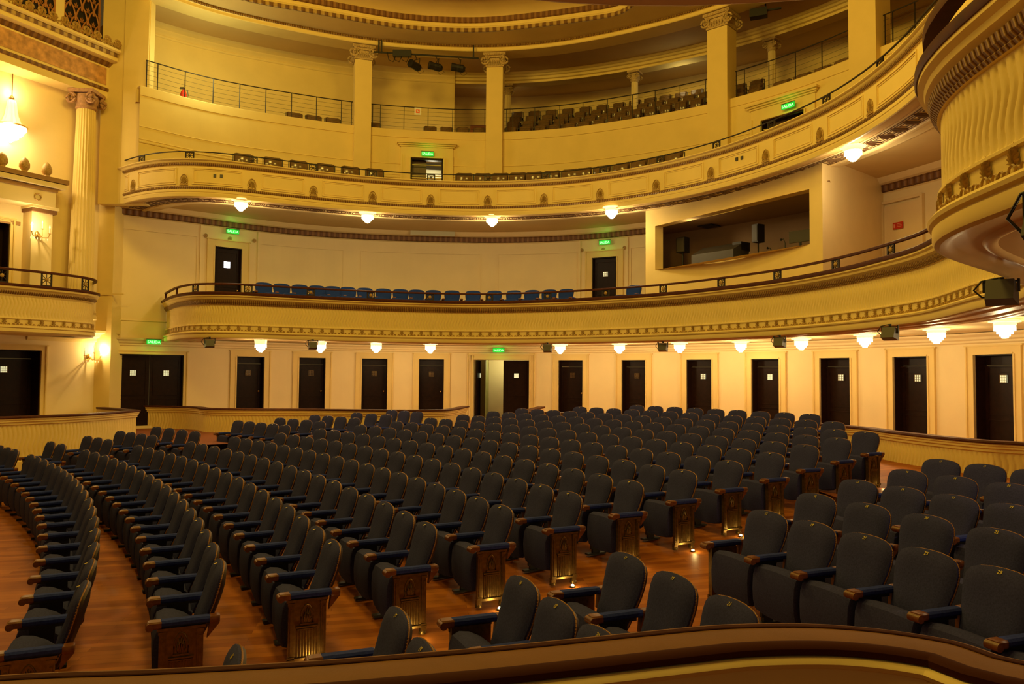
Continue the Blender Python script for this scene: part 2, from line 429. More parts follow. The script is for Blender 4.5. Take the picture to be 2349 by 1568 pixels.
def number_part(txt, parent):
    if txt not in NUM:
        if txt == '':
            b = MB(); b.add([bp(y, z, .062-.03*(z-.47)/.02) for y, z in ((-.011, .472), (.011, .472), (.011, .486), (-.011, .486))], [(0, 1, 2, 3)]); NUM[txt] = b.build('seat_number', M['number'], parent).data
            bpy.data.objects.remove(bpy.data.objects['seat_number'])
        else:
            cu = bpy.data.curves.new('t', 'FONT'); cu.body = txt; cu.size = .034; cu.align_x = 'CENTER'; cu.extrude = .0012
            to = bpy.data.objects.new('t', cu); COL.objects.link(to); dg = bpy.context.evaluated_depsgraph_get()
            me = bpy.data.meshes.new_from_object(to.evaluated_get(dg)); bpy.data.objects.remove(to)
            for v in me.vertices:
                x, z = -v.co.x*-1, v.co.y
                y = x; zz = .462+z
                # follow the cushion: text reads from the front (sitter's left is the viewer's right)
                k = max(0, (zz-.27)/.236); v.co = Vector(bp(y, zz, .012+.045*(1-min(1, k)**5)+.004+v.co.z))
            me.materials.clear(); me.materials.append(M['number']); NUM[txt] = me
    o = bpy.data.objects.new('seat_number', NUM[txt]); COL.objects.link(o); o.parent = parent
    return o
def chair(x, y, z, rz, label, group, near=False, left_end=False, right_end=False, first=False, num='', cat='chair', var=''):
    t = empty('theatre_seat', (x, y, z), rz, label, cat, group)
    fb = M['fabric_royal'] if var else M['fabric']
    reuse('m_seat'+var, seat_mesh, 'seat', fb, t); reuse('m_back'+var, back_mesh, 'backrest', fb, t)
    reuse('m_shell', shell_mesh, 'back_shell', M['shell'], t)
    reuse('m_nb' if near else 'm_ns', lambda: nails_mesh(near), 'nail_trim', M['nail'], t)
    if num is not None: number_part(num, t)
    sides = [(HALF, 'L', left_end)]
    if first or right_end: sides.append((-HALF, 'R', right_end))
    for yy, c, end in sides:
        reuse('m_pad'+c, lambda: arm_pad(yy), 'armrest', M['fabric2'], t)
        reuse('m_af'+c, lambda: arm_front(yy), 'arm_cap', M['armwood'], t)
        reuse('m_ar'+c, lambda: arm_rear(yy), 'arm_bracket', M['armwood'], t)
        if end:
            s = 1 if yy > 0 else -1
            p = reuse('m_pn'+c, lambda: panel_mesh(yy, s), 'end_panel', M['bronze'], t, False)
            reuse('m_fl'+c, lambda: flutes_mesh(yy, s), 'fluting', M['bronze'], p)
            reuse('m_pa'+c, lambda: palmette_mesh(yy, s), 'palmette', M['bronze'], p)
            reuse('m_ft'+c, lambda: foot_mesh(yy), 'feet', M['bronze'], p)
        else: reuse('m_po'+c, lambda: post_mesh(yy), 'leg', M['blackmetal'], t, False)
    return t
# per row: (angle of far end, angle of near end, seat count)
TB = {1:(38.70,32.15,9),2:(40.19,30.52,13),3:(41.84,28.68,17),4:(41.92,28.40,17),5:(42.01,28.13,17),6:(42.11,27.80,17),7:(42.20,27.53,17),8:(42.30,27.22,17),
 9:(42.49,26.92,17),10:(42.47,26.61,17),11:(42.67,26.20,18),12:(42.55,25.60,17),13:(42.85,25.13,17),14:(42.85,24.70,17)}
T15 = [42.6,41.7,40.6,39.45,38.4,37.35,36.3,35.25,34.2,33.05,31.8,30.55,29.35,28.1,26.85,25.6,24.3]
LB = {5:(46.35,3,.80),6:(46.81,3,.96),7:(47.68,4,.91),8:(47.93,4,.95),9:(48.6,5,.885),11:(49.3,4,1.10),12:(48.98,4,.98),13:(47.95,3,1.03),14:(46.83,2,1.18),15:(46.8,3,.97)}
NB = {5:(25.06,5,.80),6:(24.67,6,.87),7:(24.47,7,.85),8:(23.98,7,.97),9:(23.43,7,.88),11:(22.35,4,1.02),12:(22.0,3,.95),13:(21.48,2,1.04),14:(20.97,1,1.05)}
NNUM = {5:['23','25','27','29','31','33','35'],6:['24','26','28','30','32','34','36']}
def rowname(k): return ORD[16-k]+' row from stage'
def put(k, th, label, group, **kw):
    r = RAD[k]; a = math.radians(th); x, y = CX+r*math.cos(a), CY+r*math.sin(a)
    return chair(x, y, ZTOP[k]-CH, a+PI, label, group, **kw)
def build_seats():
    for k in range(1, 16):
        ths = T15 if k == 15 else [TB[k][0]+(TB[k][1]-TB[k][0])*i/(TB[k][2]-1) for i in range(TB[k][2])]
        n = len(ths)
        for i, th in enumerate(ths):
            j = n-i; end = j == 1
            lab = ('blue theatre seat with bronze end panel, central block, %s, at near aisle' if end else 'blue theatre seat, central block, %s, '+ORD[j]+' from near aisle') % rowname(k)
            put(k, th, lab, 'stalls seats of the central block', near=(k >= 10 and j < 6), left_end=end, right_end=(i == 0), first=(i == 0))
    for k, (a, n, d) in LB.items():
        for i in range(n):
            j = n-i
            put(k, a-d*i, 'blue theatre seat, far left block, %s, %s from its aisle' % (rowname(k), ORD[j]), 'stalls seats of the far left block', left_end=(j == 1), right_end=(i == 0), first=(i == 0))
    for k, (a, n, d) in NB.items():
        for i in range(n):
            put(k, a-d*i, 'blue theatre seat, near right block, %s, %s from its aisle' % (rowname(k), ORD[i+1]), 'stalls seats of the near right block', near=True, right_end=(i == 0), first=(i == 0), num=str(2*(8+i)+k % 2))
build_seats()
# small floor lights at the feet of the row ends
for px, py, k in ((1131, 1402, 11), (1302, 1346, 10), (1575, 1260, 8), (1686, 1225, 7)):
    a = math.radians(TB[k][1]); r = RAD[k]; er = Vector((math.cos(a), math.sin(a))); et = Vector((math.sin(a), -math.cos(a)))
    p = Vector((CX, CY))+er*(r-.25)+et*(HALF+.13); z = floor_z(p.x, p.y)
    o = empty('aisle_light', (p.x, p.y, z), 0, 'small round floor light beside the %s row end' % ORD[16-k], 'floor light', 'aisle lights along the near aisle')
    b = MB(); b.lathe([(.03, 0), (.03, .012), (.02, .018)], (0, 0, 0), 12); b.build('housing', M['blackmetal'], o)
    b = MB(); b.lathe([(.018, .016), (.016, .026), (.006, .032)], (0, 0, 0), 10); b.build('lens', M['bulb'], o)
for k in range(3, 14):
    a = math.radians(TB[k][1]); r = RAD[k]; er = Vector((math.cos(a), math.sin(a))); et = Vector((math.sin(a), -math.cos(a)))
    p = Vector((CX, CY))+er*(r-.25)+et*(HALF+.16); z = floor_z(p.x, p.y)
    light('POINT', 'aisle_glow', (p.x, p.y, z+.05), 1.1, (1, .75, .25), .02)
# ---------------------------------------------------------------- plan curves of the hall
def P2(lst):
    out = []
    for q in lst:
        if len(q) == 3: v = onz(*q); out.append((v.x, v.y))
        else: out.append(q)
    return out
def relax(path, it=30):
    for _ in range(it):
        Q = list(path.P)
        for i in range(1, len(Q)-1): path.P[i] = Q[i]*.5+(Q[i-1]+Q[i+1])*.25
    return Path([(p.x, p.y) for p in path.P], .2, smooth=False)
WP = relax(Path([(-12.35,23.55),(-10.3,25.1),(-8.9,26.3),(-7.2,27.3),(-5,28.0),(-2.9,28.3),(-.5,28.4),(2.1,27.8),(4.2,26.6),(6.0,25.1),(7.7,23.3),(9.0,21.5),(10,19.5),(10.7,17.4),(11.1,15),(11.3,12),(11.3,8),(11.2,3)], .25), 12)
Z1 = 2.19
MP = relax(Path(P2([(369.5,693,Z1),(395,681,Z1),(436,673.5,Z1),(490,672.5,Z1),(562,674.5,Z1),(680,681,Z1),(800,686.5,Z1),(916,691,Z1),(1086.5,694.5,Z1),(1257,691,Z1),(1427,682,Z1),(1549,673,Z1),(1670,660,Z1),(1787,645,Z1),(1923.7,620,Z1),(2025.8,594,Z1),(2107.6,568.6,Z1),
  (6.25,10.6),(6.1,9.6),(5.55,8.5),(4.5,7.35),(3.3,6.2),(2.92,5.65),(2.76,5.15),(2.71,4.7),(2.7,4.2),(2.6,3.6),(2.35,2.8),(2.0,2.25),(1.6,1.94),(1.2,1.96),(.85,2.08),(.4,2.145),(-.05,2.115),(-.5,1.93),(-1.2,1.5)]), .15), 10)
Z2 = 6.05
UP_ = relax(Path(P2([(245,395,Z2),(288,378,Z2),(340.6,366,Z2),(408.7,361,Z2),(511,366,Z2),(681,386.6,Z2),(800,399.5,Z2),(916,409.5,Z2),(1086.5,415.5,Z2),(1222.8,412,Z2),(1359,400,Z2),(1495,377,Z2),(1600,352,Z2),(1719,313,Z2),(1889.6,238.4,Z2),(2025.8,143,Z2),(2138,20,Z2),(6.6,11),(6.0,9.5),(5,7.9),(4.0,6.8)]), .2), 14)
GP = relax(Path(P2([(-12.2,21.6),(315,194,8.4),(405,219.7,8.4),(533,248,8.4),(800,287.5,8.4),(984,301.5,8.4),(1130,305,8.4),(1291,295.5,8.4),(1447.6,274,8.4),(1580,250,8.4),(1682,226.5,8.4),(1821.5,185,8.4),(1971,127.7,8.4),(10.5,17.2),(11.0,14),(11.1,10),(11.1,5)]), .25), 12)
PP1 = Path(P2([(-11.6,24.4),(437,932.5,-1.05),(470,936,-1.05),(560,937.5,-1.05),(700,938,-1.05),(880,940,-1.05),(1000,940,-1.05),(1040,938,-1.05),(1075,931,-1.05)]), .2)
PP2 = Path(P2([(1236,932,-1.05),(1200,942,-1.05),(1225,945,-1.05),(1290,946.5,-1.05),(1600,955,-1.05),(1800,966,-1.05),(1940,977,-1.05),(1985,981,-1.05),(2050,990,-1.05),(2150,1001,-1.05),(2260,1011,-1.05),(2349,1016,-1.05),(9.4,11.5),(10.4,10.2)]), .2)
LP = Path(P2([(-14.2,13.2),(-12.6,15.5),(0,957,-1.05),(160,951,-1.05),(250,946,-1.05),(310,941.5,-1.05),(322,940.5,-1.05),(300,938.5,-1.05),(238,933.5,-1.05)]), .2)
SP_ = Path([(-17.2,15.3),(-15,19),(-12.15,23.8)], .3, smooth=False)
LBP = relax(Path([(-15.3,15.6),(-14.3,16.9),(-13.3,18.3),(-12.45,19.5),(-11.85,20.4),(-11.55,21.2),(-11.62,21.9),(-12.2,22.7),(-12.8,23.2)], .15), 6)
FP = Path(P2([(3.1,1.6),(2.6,2.5),(2349,1513,-1.05),(2230,1476,-1.05),(2103,1451,-1.05),(1960,1434,-1.05),(1821,1427,-1.05),(1650,1430,-1.05),(1500,1443,-1.05),(1300,1463,-1.05),(1100,1482,-1.05),(900,1498,-1.05),(700,1513,-1.05),(350,1531,-1.05),(0,1545,-1.05),(-2.7,2.5),(-3.6,2.3)]), .08)
def frame(path, s, off=0, z=0):
    """x along the path (the viewer's right), y up, z out into the hall"""
    p, n = path.at(s); t = Vector((-n.y, n.x)); o = p+n*off
    return Matrix(((t.x, 0, n.x, o.x), (t.y, 0, n.y, o.y), (0, 1, 0, z), (0, 0, 0, 1)))
def struct(o): return tag(o, kind='structure')

# ---------------------------------------------------------------- doors and walls of the box level and mezzanine
ZD = .55
doors = [(575,.92),(717,.90),(860,.90),(990.5,.90),(1310,.90),(1455,.90),(1605,.92),(1757,.93),(1917,.96),(2090,1.0),(2282,1.06)]
H1 = []
for px, w in doors:
    s = WP.s_px(px); H1.append((s-w/2, s+w/2, -1.75, ZD))
sD0, sD1 = WP.s_px(268), WP.s_px(421); H1.append((sD0, sD1, -1.67, ZD))
sC0, sC1 = WP.s_px(1087), WP.s_px(1214); H1.append((sC0, sC1, -1.75, ZD))
struct(wall_holes('wall_box_level', WP, (-2.2, 1.06), H1, M['wall'], .34, .3))
ZM = 4.68   # top of mezzanine doors
sMa0, sMa1 = WP.s_px(486.5), WP.s_px(549); sMb0, sMb1 = WP.s_px(1358.5), WP.s_px(1414.5)
def zat(px, py, path, off=0):
    s = path.s_px(px, off); p, n = path.at(s); q = p+n*off; v = ony(px, py, q.y); return v.z
zMa = zat(517, 568, WP); zMb = zat(1387, 590, WP)
H2 = [(sMa0, sMa1, 1.5, zMa), (sMb0, sMb1, 1.5, zMb)]
struct(wall_holes('wall_mezzanine', WP, (1.06, 5.2), H2, M['wall'], .2, .3))
nd = [0]
def door_leaf(path, s0, s1, z0, z1, pane, rec, knob=None, transom=True, double=False, frame_w=.17, ear=True, off=0, mirror=False, panez=None):
    nd[0] += 1; sc = (s0+s1)/2; w = s1-s0; F = frame(path, sc, off, 0)
    root = empty('door_%d' % nd[0], F @ Vector((0, z0, 0))); root['kind'] = 'structure'
    F = Matrix.Translation(-root.location) @ F
    b = MB(); n = 2 if double else 1
    for i in range(n):
        lw = w/n; x0 = -w/2+i*lw; x1 = x0+lw
        tz = z1-.27 if transom else z1-.03
        b.box(((x0+x1)/2, (z0+tz)/2, -rec), (lw-.02, tz-z0, .05), M=F)
        fx = .11
        for (a, c, d, e) in ((x0+fx, x1-fx, z0+.95, tz-.12), (x0+fx, x1-fx, z0+.18, z0+.82)):   # raised mouldings of two panels
            for (cx, cz, sx, sz) in (((a+c)/2, e, c-a, .025), ((a+c)/2, d, c-a, .025), (a, (d+e)/2, .025, e-d), (c, (d+e)/2, .025, e-d)):
                b.box((cx, cz, -rec+.03), (sx, sz, .02), M=F)
    leaf = b.build('door_leaf', M['door'], root)
    if transom:
        b = MB(); b.box((0, z1-.125, -rec-.01), (w-.03, .2, .03), M=F); b.box((0, z1-.26, -rec+.03), (w, .035, .06), M=F); b.build('transom', M['door'], root)
    for i in range(n):
        lw = w/n; xc = -w/2+(i+.5)*lw; pz = panez or z1-.27-.27
        ps = .17 if pane != 'white' else .2
        b = MB(); b.box((xc, pz, -rec+.035), (ps, ps, .02), M=F)
        pn = b.build('door_pane', M[{'lit': 'lit_pane', 'white': 'white_pane', 'dark': 'dark_pane'}[pane]], leaf)
        b = MB()
        for k in (-.5, -.17, .17, .5):
            b.box((xc+k*ps, pz, -rec+.05), (.009, ps+.01, .012), M=F); b.box((xc, pz+k*ps, -rec+.05), (ps+.01, .009, .012), M=F)
        if pane != 'white': b.build('pane_grille', M['bronze'], leaf)
    if knob:
        b = MB()
        for kx in ([w/2-.10] if not mirror else [-w/2+.12]):
            c = F @ Vector((kx, knob, -rec+.075)); b.lathe([(.012, -.03), (.03, -.02), (.034, 0), (.03, .02), (.01, .03)], c, 10)
        b.build('door_knob', M['brass'], leaf)
    b = MB()
    for sg in (-1, 1): b.box((sg*(w/2-.012), (z0+z1)/2, -rec/2-.01), (.03, z1-z0, rec+.02), M=F)
    b.box((0, z1-.012, -rec/2-.01), (w, .03, rec+.02), M=F); b.build('door_lining', M['door'], root)
    b = MB(); fw = frame_w; t = .05          # painted architrave
    for sgn in (-1, 1):
        b.box((sgn*(w/2+fw/2), (z0+z1+fw)/2, t/2), (fw, z1+fw-z0, t), M=F); b.box((sgn*(w/2+.02), (z0+z1)/2, t*.7), (.04, z1-z0, t*1.4), M=F)
        b.box((sgn*(w/2+fw-.02), (z0+z1+fw)/2, t*.8), (.035, z1+fw-z0, t*1.6), M=F)
        if ear: b.box((sgn*(w/2+fw/2), z0+.12, t*.8), (fw+.03, .24, t*1.6), M=F)
    b.box((0, z1+fw/2, t/2), (w, fw, t), M=F); b.box((0, z1+fw-.02, t*.8), (w+2*fw+.06, .035, t*1.6), M=F); b.box((0, z1+.02, t*.7), (w, .04, t*1.4), M=F)
    b.build('door_frame', M['cream'], root)
    return root
for i, (px, w) in enumerate(doors):
    s = WP.s_px(px)
    door_leaf(WP, s-w/2, s+w/2, -1.75, ZD, 'dark' if i < 6 else 'lit', .27, knob=-.62, frame_w=.22)
door_leaf(WP, sD0, sD1, -1.67, ZD, 'lit', .14, None, transom=False, double=True, frame_w=.13, panez=-.03)
# centre doors: left leaf folded open, right leaf shut
nd[0] += 1; sc = (sC0+sC1)/2; wC = sC1-sC0
root = empty('door_%d' % nd[0], frame(WP, sc, 0, 0) @ Vector((0, -1.75, 0))); root['kind'] = 'structure'; F = Matrix.Translation(-root.location) @ frame(WP, sc, 0, 0)
b = MB(); b.box((wC*.265, -.6, -.14), (wC*.47, 2.28, .05), M=F)
for (cx, cz, sx, sz) in ((wC*.265, .42, wC*.34, .025), (wC*.265, -.75, wC*.34, .025), (wC*.10, -.17, .025, 1.15), (wC*.43, -.17, .025, 1.15)): b.box((cx, cz, -.11), (sx, sz, .02), M=F)
leafR = b.build('door_leaf', M['door'], root)
b = MB(); b.box((wC*.265, -.02, -.105), (.16, .16, .02), M=F); b.build('door_pane', M['lit_pane'], leafR)
b = MB(); b.box((-wC*.455, -.6, -.55), (.05, 2.28, .85), M=F); leafL = b.build('door_leaf', M['door'], root)
b = MB(); b.box((-wC*.425, -.02, -.62), (.02, .16, .12), M=F); b.build('door_pane', M['lit_pane'], leafL)
b = MB()
for sgn in (-1, 1):
    b.box((sgn*(wC/2+.11), -.55, .04), (.22, 2.7, .08), M=F); b.box((sgn*(wC/2+.03), -.6, .07), (.05, 2.6, .1), M=F); b.box((sgn*(wC/2+.2), -.55, .07), (.04, 2.7, .12), M=F)
b.box((0, ZD+.11, .04), (wC+.4, .22, .08), M=F); b.box((0, ZD+.2, .07), (wC+.46, .04, .12), M=F); b.box((0, ZD+.03, .07), (wC, .05, .1), M=F)
b.build('door_frame', M['cream'], root)
struct(swept('wall_lobby_back', Path([tuple((frame(WP, sc, -2.2, 0) @ Vector((-2.2, 0, 0))).xy), tuple((frame(WP, sc, -2.2, 0) @ Vector((2.4, 0, 0))).xy)], .5, False), [(0, -1.75), (0, .8)], M['wall']))
struct(swept('wall_lobby_side', Path([tuple((frame(WP, sc, -.3, 0) @ Vector((-.62, 0, 0))).xy), tuple((frame(WP, sc, -2.2, 0) @ Vector((-.75, 0, 0))).xy)], .5, False), [(0, -1.75), (0, .8)], mat('green_lobby_wall', (.30, .30, .08), .7)))
q = frame(WP, sc, -1.3, 0) @ Vector((.1, 0, 0)); light('POINT', 'lobby_light', (q.x, q.y, .5), 34, (.95, .9, .55), .2)
door_leaf(WP, sMa0, sMa1, 1.9, zMa, 'white', .12, knob=2.75, transom=False, frame_w=.26, panez=zat(514, 606, WP))
door_leaf(WP, sMb0, sMb1, 1.9, zMb, 'lit', .12, knob=None, transom=False, frame_w=.26, panez=zat(1388, 628, WP))
# panel mouldings and pilaster strips of the mezzanine wall, cornice of the box wall
b = MB(); zt = 4.42
def rect_mould(b, path, s0, s1, z0, z1, w=.035, off=0, d=.03):
    n = max(1, int((s1-s0)/.4))
    for i in range(n):
        a, c = s0+(s1-s0)*i/n, s0+(s1-s0)*(i+1)/n; F = frame(path, (a+c)/2, off, 0)
        for z in (z0, z1): b.box((0, z, d/2), (c-a+.02, w, d), M=F)
    for s in (s0, s1): b.box((0, (z0+z1)/2, d/2), (w, z1-z0, d), M=frame(path, s, off, 0))
for a, c in ((268, 446), (590, 784), (825, 1100), (1140, 1322), (1447, 1560)): rect_mould(b, WP, WP.s_px(a), WP.s_px(c), 1.6, zt)
for px in (454, 587, 1330, 1440):
    s = WP.s_px(px); b.box((0, 3.2, .03), (.06, 3.2, .06), M=frame(WP, s, 0, 0))
struct(b.build('trim_1', M['wall']))
struct(swept('trim_2', WP, [(.02, 4.84), (.10, 4.86), (.10, 4.99), (.14, 5.02)], M['eggbig']))
struct(swept('trim_3', WP, [(.0, 4.80), (.05, 4.83), (.02, 4.84)], M['wall']))
struct(swept('trim_4', WP, [(.14, 5.02), (.22, 5.05), (.34, 5.16), (.36, 5.2)], M['cream_gloss']))
struct(swept('trim_5', WP, [(0, .80), (.05, .83), (.05, .87), (.10, .90), (.12, .95), (.2, 1.0), (.22, 1.04)], M['wall']))
b = MB()
for px0, zz in ((501, 4.72), (521, 4.72), (577, 4.72), (1334, 4.60), (1384, 4.60), (1432, 4.60)): pass
for px, py in ((465, 540), (521, 547), (577, 552), (1334, 574), (1384, 572), (1433, 568)):
    s = WP.s_px(px); z = zat(px, py, WP); F = frame(WP, s, .02, z); b2 = MB()
    b2.lathe([(.065, 0), (.065, .02), (.04, .03), (.038, .02), (.02, .02), (.018, .04)], (0, 0, 0), 14); b2.v = [tuple(F @ Vector(v)) for v in b2.v]
    r = b2.build('rosette', M['gold'], None); tag(r, 'small round gilded rosette above the %s' % ({465: 'left mezzanine door, left one', 521: 'left mezzanine door, middle one', 577: 'left mezzanine door, right one', 1334: 'right mezzanine door, left one', 1384: 'right mezzanine door, middle one', 1433: 'right mezzanine door, right one'}[px]), 'rosette', 'rosettes above the mezzanine doors')
# ceilings and floors of each level
struct(swept('ceiling_box_level', MP, [(-1.25, 1.02), (-1.3, 1.05), (-8.5, 1.06)], M['wall'], ds=.3, s1=MP.s_px(2107)))
b = MB(); b.add([(x, y, 1.07) for x, y in ((6.9, 13), (11.5, 13), (11.5, 1.5), (4.0, 1.5), (4.15, 5.6), (5.6, 7.2), (7.3, 9.6))], [tuple(range(7))]); struct(b.build('ceiling_side_boxes', M['wall']))
struct(swept('floor_box_level', WP, [(6.5, -1.76), (0, -1.75), (-2.6, -1.75)], M['carpet'], ds=.4))
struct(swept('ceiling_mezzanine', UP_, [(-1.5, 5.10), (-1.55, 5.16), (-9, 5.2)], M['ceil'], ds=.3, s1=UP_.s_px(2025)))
struct(swept('floor_mezzanine', MP, [(-.2, 1.5), (-1.55, 1.5), (-1.55, 1.86), (-2.6, 1.86), (-2.62, 1.9), (-9, 1.9)], M['carpet'], ds=.3, s1=MP.s_px(2107)))
struct(swept('floor_upper_balcony', UP_, [(-.2, 5.25), (-1.5, 5.3), (-1.5, 5.55), (-5.5, 5.55)], M['carpet'], ds=.3, s1=UP_.s_px(2025)))

# ---------------------------------------------------------------- balcony fronts
def wave_panel(path, n0, z0, z1, s0, s1, mat_, parent, pitch=.088, dep=.016, amp=.034, ds=.0147):
    b = MB(); nz = 18; n = int((s1-s0)/ds); vs = []
    for i in range(n+1):
        q = s0+(s1-s0)*i/n; p, nn = path.at(q)
        for j in range(nz+1):
            t = j/nz; z = z0+(z1-z0)*t
            u = (q+amp*math.sin(2*PI*t*1.0+.5)*(1-abs(2*t-1)**3))/pitch; fr = u-math.floor(u)
            edge = min(1, min(t, 1-t)/.06); g = math.sin(PI*max(0, min(1, (fr-.26)/.48))) if .26 < fr < .74 else 0
            if j in (0, nz): g = 0
            o = n0-dep*g*edge; vs.append((p.x+nn.x*o, p.y+nn.y*o, z))
    m = nz+1; fs = [(i*m+j, i*m+j+1, (i+1)*m+j+1, (i+1)*m+j) for i in range(n) for j in range(nz)]
    b.add(vs, fs); return b.build('wave_panel', mat_, parent, True)
def leaf_fan(b, F, w, h, z0=0, n=7, d=.02):
    for k in range(n):
        a = (k-(n-1)/2)*(2.5/(n-1)); L = h*(.60+.40*math.cos(a)); sx = w*.62/h
        base = Vector((math.sin(a)*w*.07, z0+.01, d*.4)); tip = Vector((math.sin(a)*L*sx, z0+h*.10+math.cos(a)*L*.9, d*.3))
        t = (tip-base).normalized(); side = Vector((t.y, -t.x, 0))*(w*.50/n); mid = base.lerp(tip, .68)
        b.add([F @ base, F @ (mid+side), F @ tip, F @ (mid-side), F @ (mid+Vector((0, 0, d)))], ((0, 1, 4), (1, 2, 4), (2, 3, 4), (3, 0, 4)))
def ring(b, F, c, r, t, n=9, d=.02):
    pts = [F @ Vector((c[0]+r*math.cos(2*PI*k/n), c[1]+r*math.sin(2*PI*k/n), d)) for k in range(n)]; b.tube(pts, t, 4, closed=True)
def garland(path, off, z, s0, s1, parent, unit=.29, big=False):
    b = MB(); n = int((s1-s0)/unit); u = (s1-s0)/n
    for i in range(n):
        F = frame(path, s0+(i+.5)*u, off, z); near = (F.translation.length < 12)
        leaf_fan(b, F, .13, .155, .045, 9 if near else 5, .022)
        if near:
            for c, r in (((0, .03), .034), ((-.062, .012), .03), ((.062, .012), .03), ((-.115, .028), .026), ((.115, .028), .026)): ring(b, F, c, r, .0085, 12, .018)
        else:
            for c, r in (((0, .025), .03), ((-.09, .015), .03), ((.09, .015), .03)): ring(b, F, c, r, .013, 6, .018)
    return b.build('garland', M['gold'], parent)
def star_box(root_mb, boss_mb, F, w, h, d=.03):
    t = .028
    for x in (-w/2, w/2): root_mb.box((x, h/2, 0), (t*1.3, h, d), M=F)
    for y in (t/2, h-t/2): root_mb.box((0, y, 0), (w, t, d), M=F)
    for k in range(4):
        a = k*PI/4; c = F @ Vector((0, h/2, 0)); L = h*.47
        e = Vector((math.cos(a)*L*(w/h if k == 0 else 1), math.sin(a)*L, 0)); root_mb.tube([F @ (Vector((0, h/2, 0))-e), F @ (Vector((0, h/2, 0))+e)], .009, 5)
    if boss_mb is not None:
        b2 = MB(); b2.lathe([(.045, -.02), (.05, .012), (.03, .03), (.01, .036)], (0, 0, 0), 12); G = F @ Matrix.Translation((0, h/2, 0)); boss_mb.add([G @ Vector(v) for v in b2.v], b2.f)
def handrail(path, off, z, posts, s0, s1, w, parent_root, hi, r=.022, boxw=.2, m='wood'):
    pts = []; n = int((s1-s0)/.15)
    for i in range(n+1):
        p, nn = path.at(s0+(s1-s0)*i/n); pts.append((p.x+nn.x*off, p.y+nn.y*off))
    b = MB(); pa = Path(pts, .15, False); sweep(b, pa, [(-w/2, z-r), (w/2, z-r), (w/2+.005, z+r*.5), (w/2-.01, z+r), (-w/2+.01, z+r), (-w/2-.005, z+r*.5)], ds=.15, closed_prof=True)
    b.build('handrail', M[m], parent_root, True)
    for px in posts:
        s = path.s_px(px); b = MB(); bs = MB() if hi else None
        star_box(b, bs, frame(path, s, off, z-hi_h if False else posts_z[0]), boxw, z-posts_z[0]-.01)
        o = b.build('star_post', M['rail_iron'], parent_root)
        if hi: bs.build('boss', M['gold'], o)
# --- mezzanine front
mz = empty('balcony_front', (0, 22, 1), 0, 'mezzanine balcony front with wavy fluting and garland, mahogany rail on top', 'balcony'); mz.location = (0, 0, 0)
sN = MP.L
swept('wood_rim', MP, [(-.24, 2.16), (-.01, 2.16), (0, 2.18), (0, 2.235), (-.02, 2.25), (-.24, 2.25)], M['wood'], mz, ds=.12, closed=True, smooth=True)
swept('cornice', MP, [(-.02, 2.16), (-.02, 2.13), (-.06, 2.10), (-.07, 2.06), (-.11, 2.03)], M['cream'], mz, ds=.12, smooth=True)
swept('leaf_moulding', MP, [(-.11, 2.03), (-.085, 2.01), (-.10, 1.96), (-.13, 1.93)], M['egg'], mz, ds=.12)
swept('bead_moulding', MP, [(-.13, 1.93), (-.125, 1.92), (-.145, 1.895)], M['egg'], mz, ds=.12)
swept('panel_border', MP, [(-.145, 1.895), (-.17, 1.89), (-.17, 1.88)], M['cream'], mz, ds=.12)
wave_panel(MP, -.17, 1.36, 1.88, 0, MP.s_px(2107), M['cream'], mz, ds=.0126)
wave_panel(MP, -.17, 1.36, 1.88, MP.s_px(2107), sN, M['cream'], mz, ds=.0105)
swept('lower_band', MP, [(-.17, 1.36), (-.16, 1.345), (-.14, 1.34), (-.14, 1.32), (-.165, 1.31), (-.165, 1.17), (-.13, 1.16), (-.09, 1.15), (-.07, 1.125), (-.08, 1.10), (-.12, 1.09), (-.12, 1.075), (-.10, 1.07), (-.10, 1.0), (-.115, .97), (-.15, .955)], M['cream'], mz, ds=.12, smooth=True)
garland(MP, -.16, 1.155, 0, sN, mz)
sOV = next(q*.05 for q in range(int(MP.L/.05)) if q*.05 > MP.s_px(2107)+5 and MP.at(q*.05)[0].y < 2.6)
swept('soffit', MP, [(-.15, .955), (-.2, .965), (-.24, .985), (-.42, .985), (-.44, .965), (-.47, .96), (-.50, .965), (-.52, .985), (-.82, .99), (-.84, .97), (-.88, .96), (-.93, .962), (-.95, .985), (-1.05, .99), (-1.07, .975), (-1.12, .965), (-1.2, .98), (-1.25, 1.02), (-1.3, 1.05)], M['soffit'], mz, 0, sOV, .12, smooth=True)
swept('overhead_soffit', MP, [(-.15, .955), (-.2, .965), (-.24, .985), (-.42, .985), (-.44, .965), (-.47, .96), (-.50, .965), (-.52, .985), (-.82, .99), (-.84, .97), (-.88, .96), (-.93, .962), (-.95, .985), (-1.05, .99), (-1.07, .975), (-1.12, .965), (-1.2, .98), (-1.25, 1.02), (-1.3, 1.05)], M['wall'], mz, sOV, None, .08, smooth=True)
posts_z = (2.25,)
handrail(MP, -.12, 2.475, [436,567,712,850,985.4,1119.6,1252,1384.6,1515.7,1647.8,1775.5,1907.7,2032.7], .05, MP.s_px(2107)+4.5, .07, mz, True, .025, .2)
b = MB(); b.box((0, .11, 0), (.07, .22, .05), M=frame(MP, MP.s_px(392), -.12, 2.25)); b.box((0, .11, 0), (.05, .22, .05), M=frame(MP, .08, -.12, 2.25)); b.build('rail_post', M['wood'], mz)
sa = MP.s_px(2107)+4.6
handrail(MP, -.12, 2.50, [], sa, sN, .12, mz, True, .045, .2)
# solid back of the parapet
swept('parapet_back', MP, [(-.24, 2.2), (-.26, 1.5)], M['wall'], mz, ds=.3)
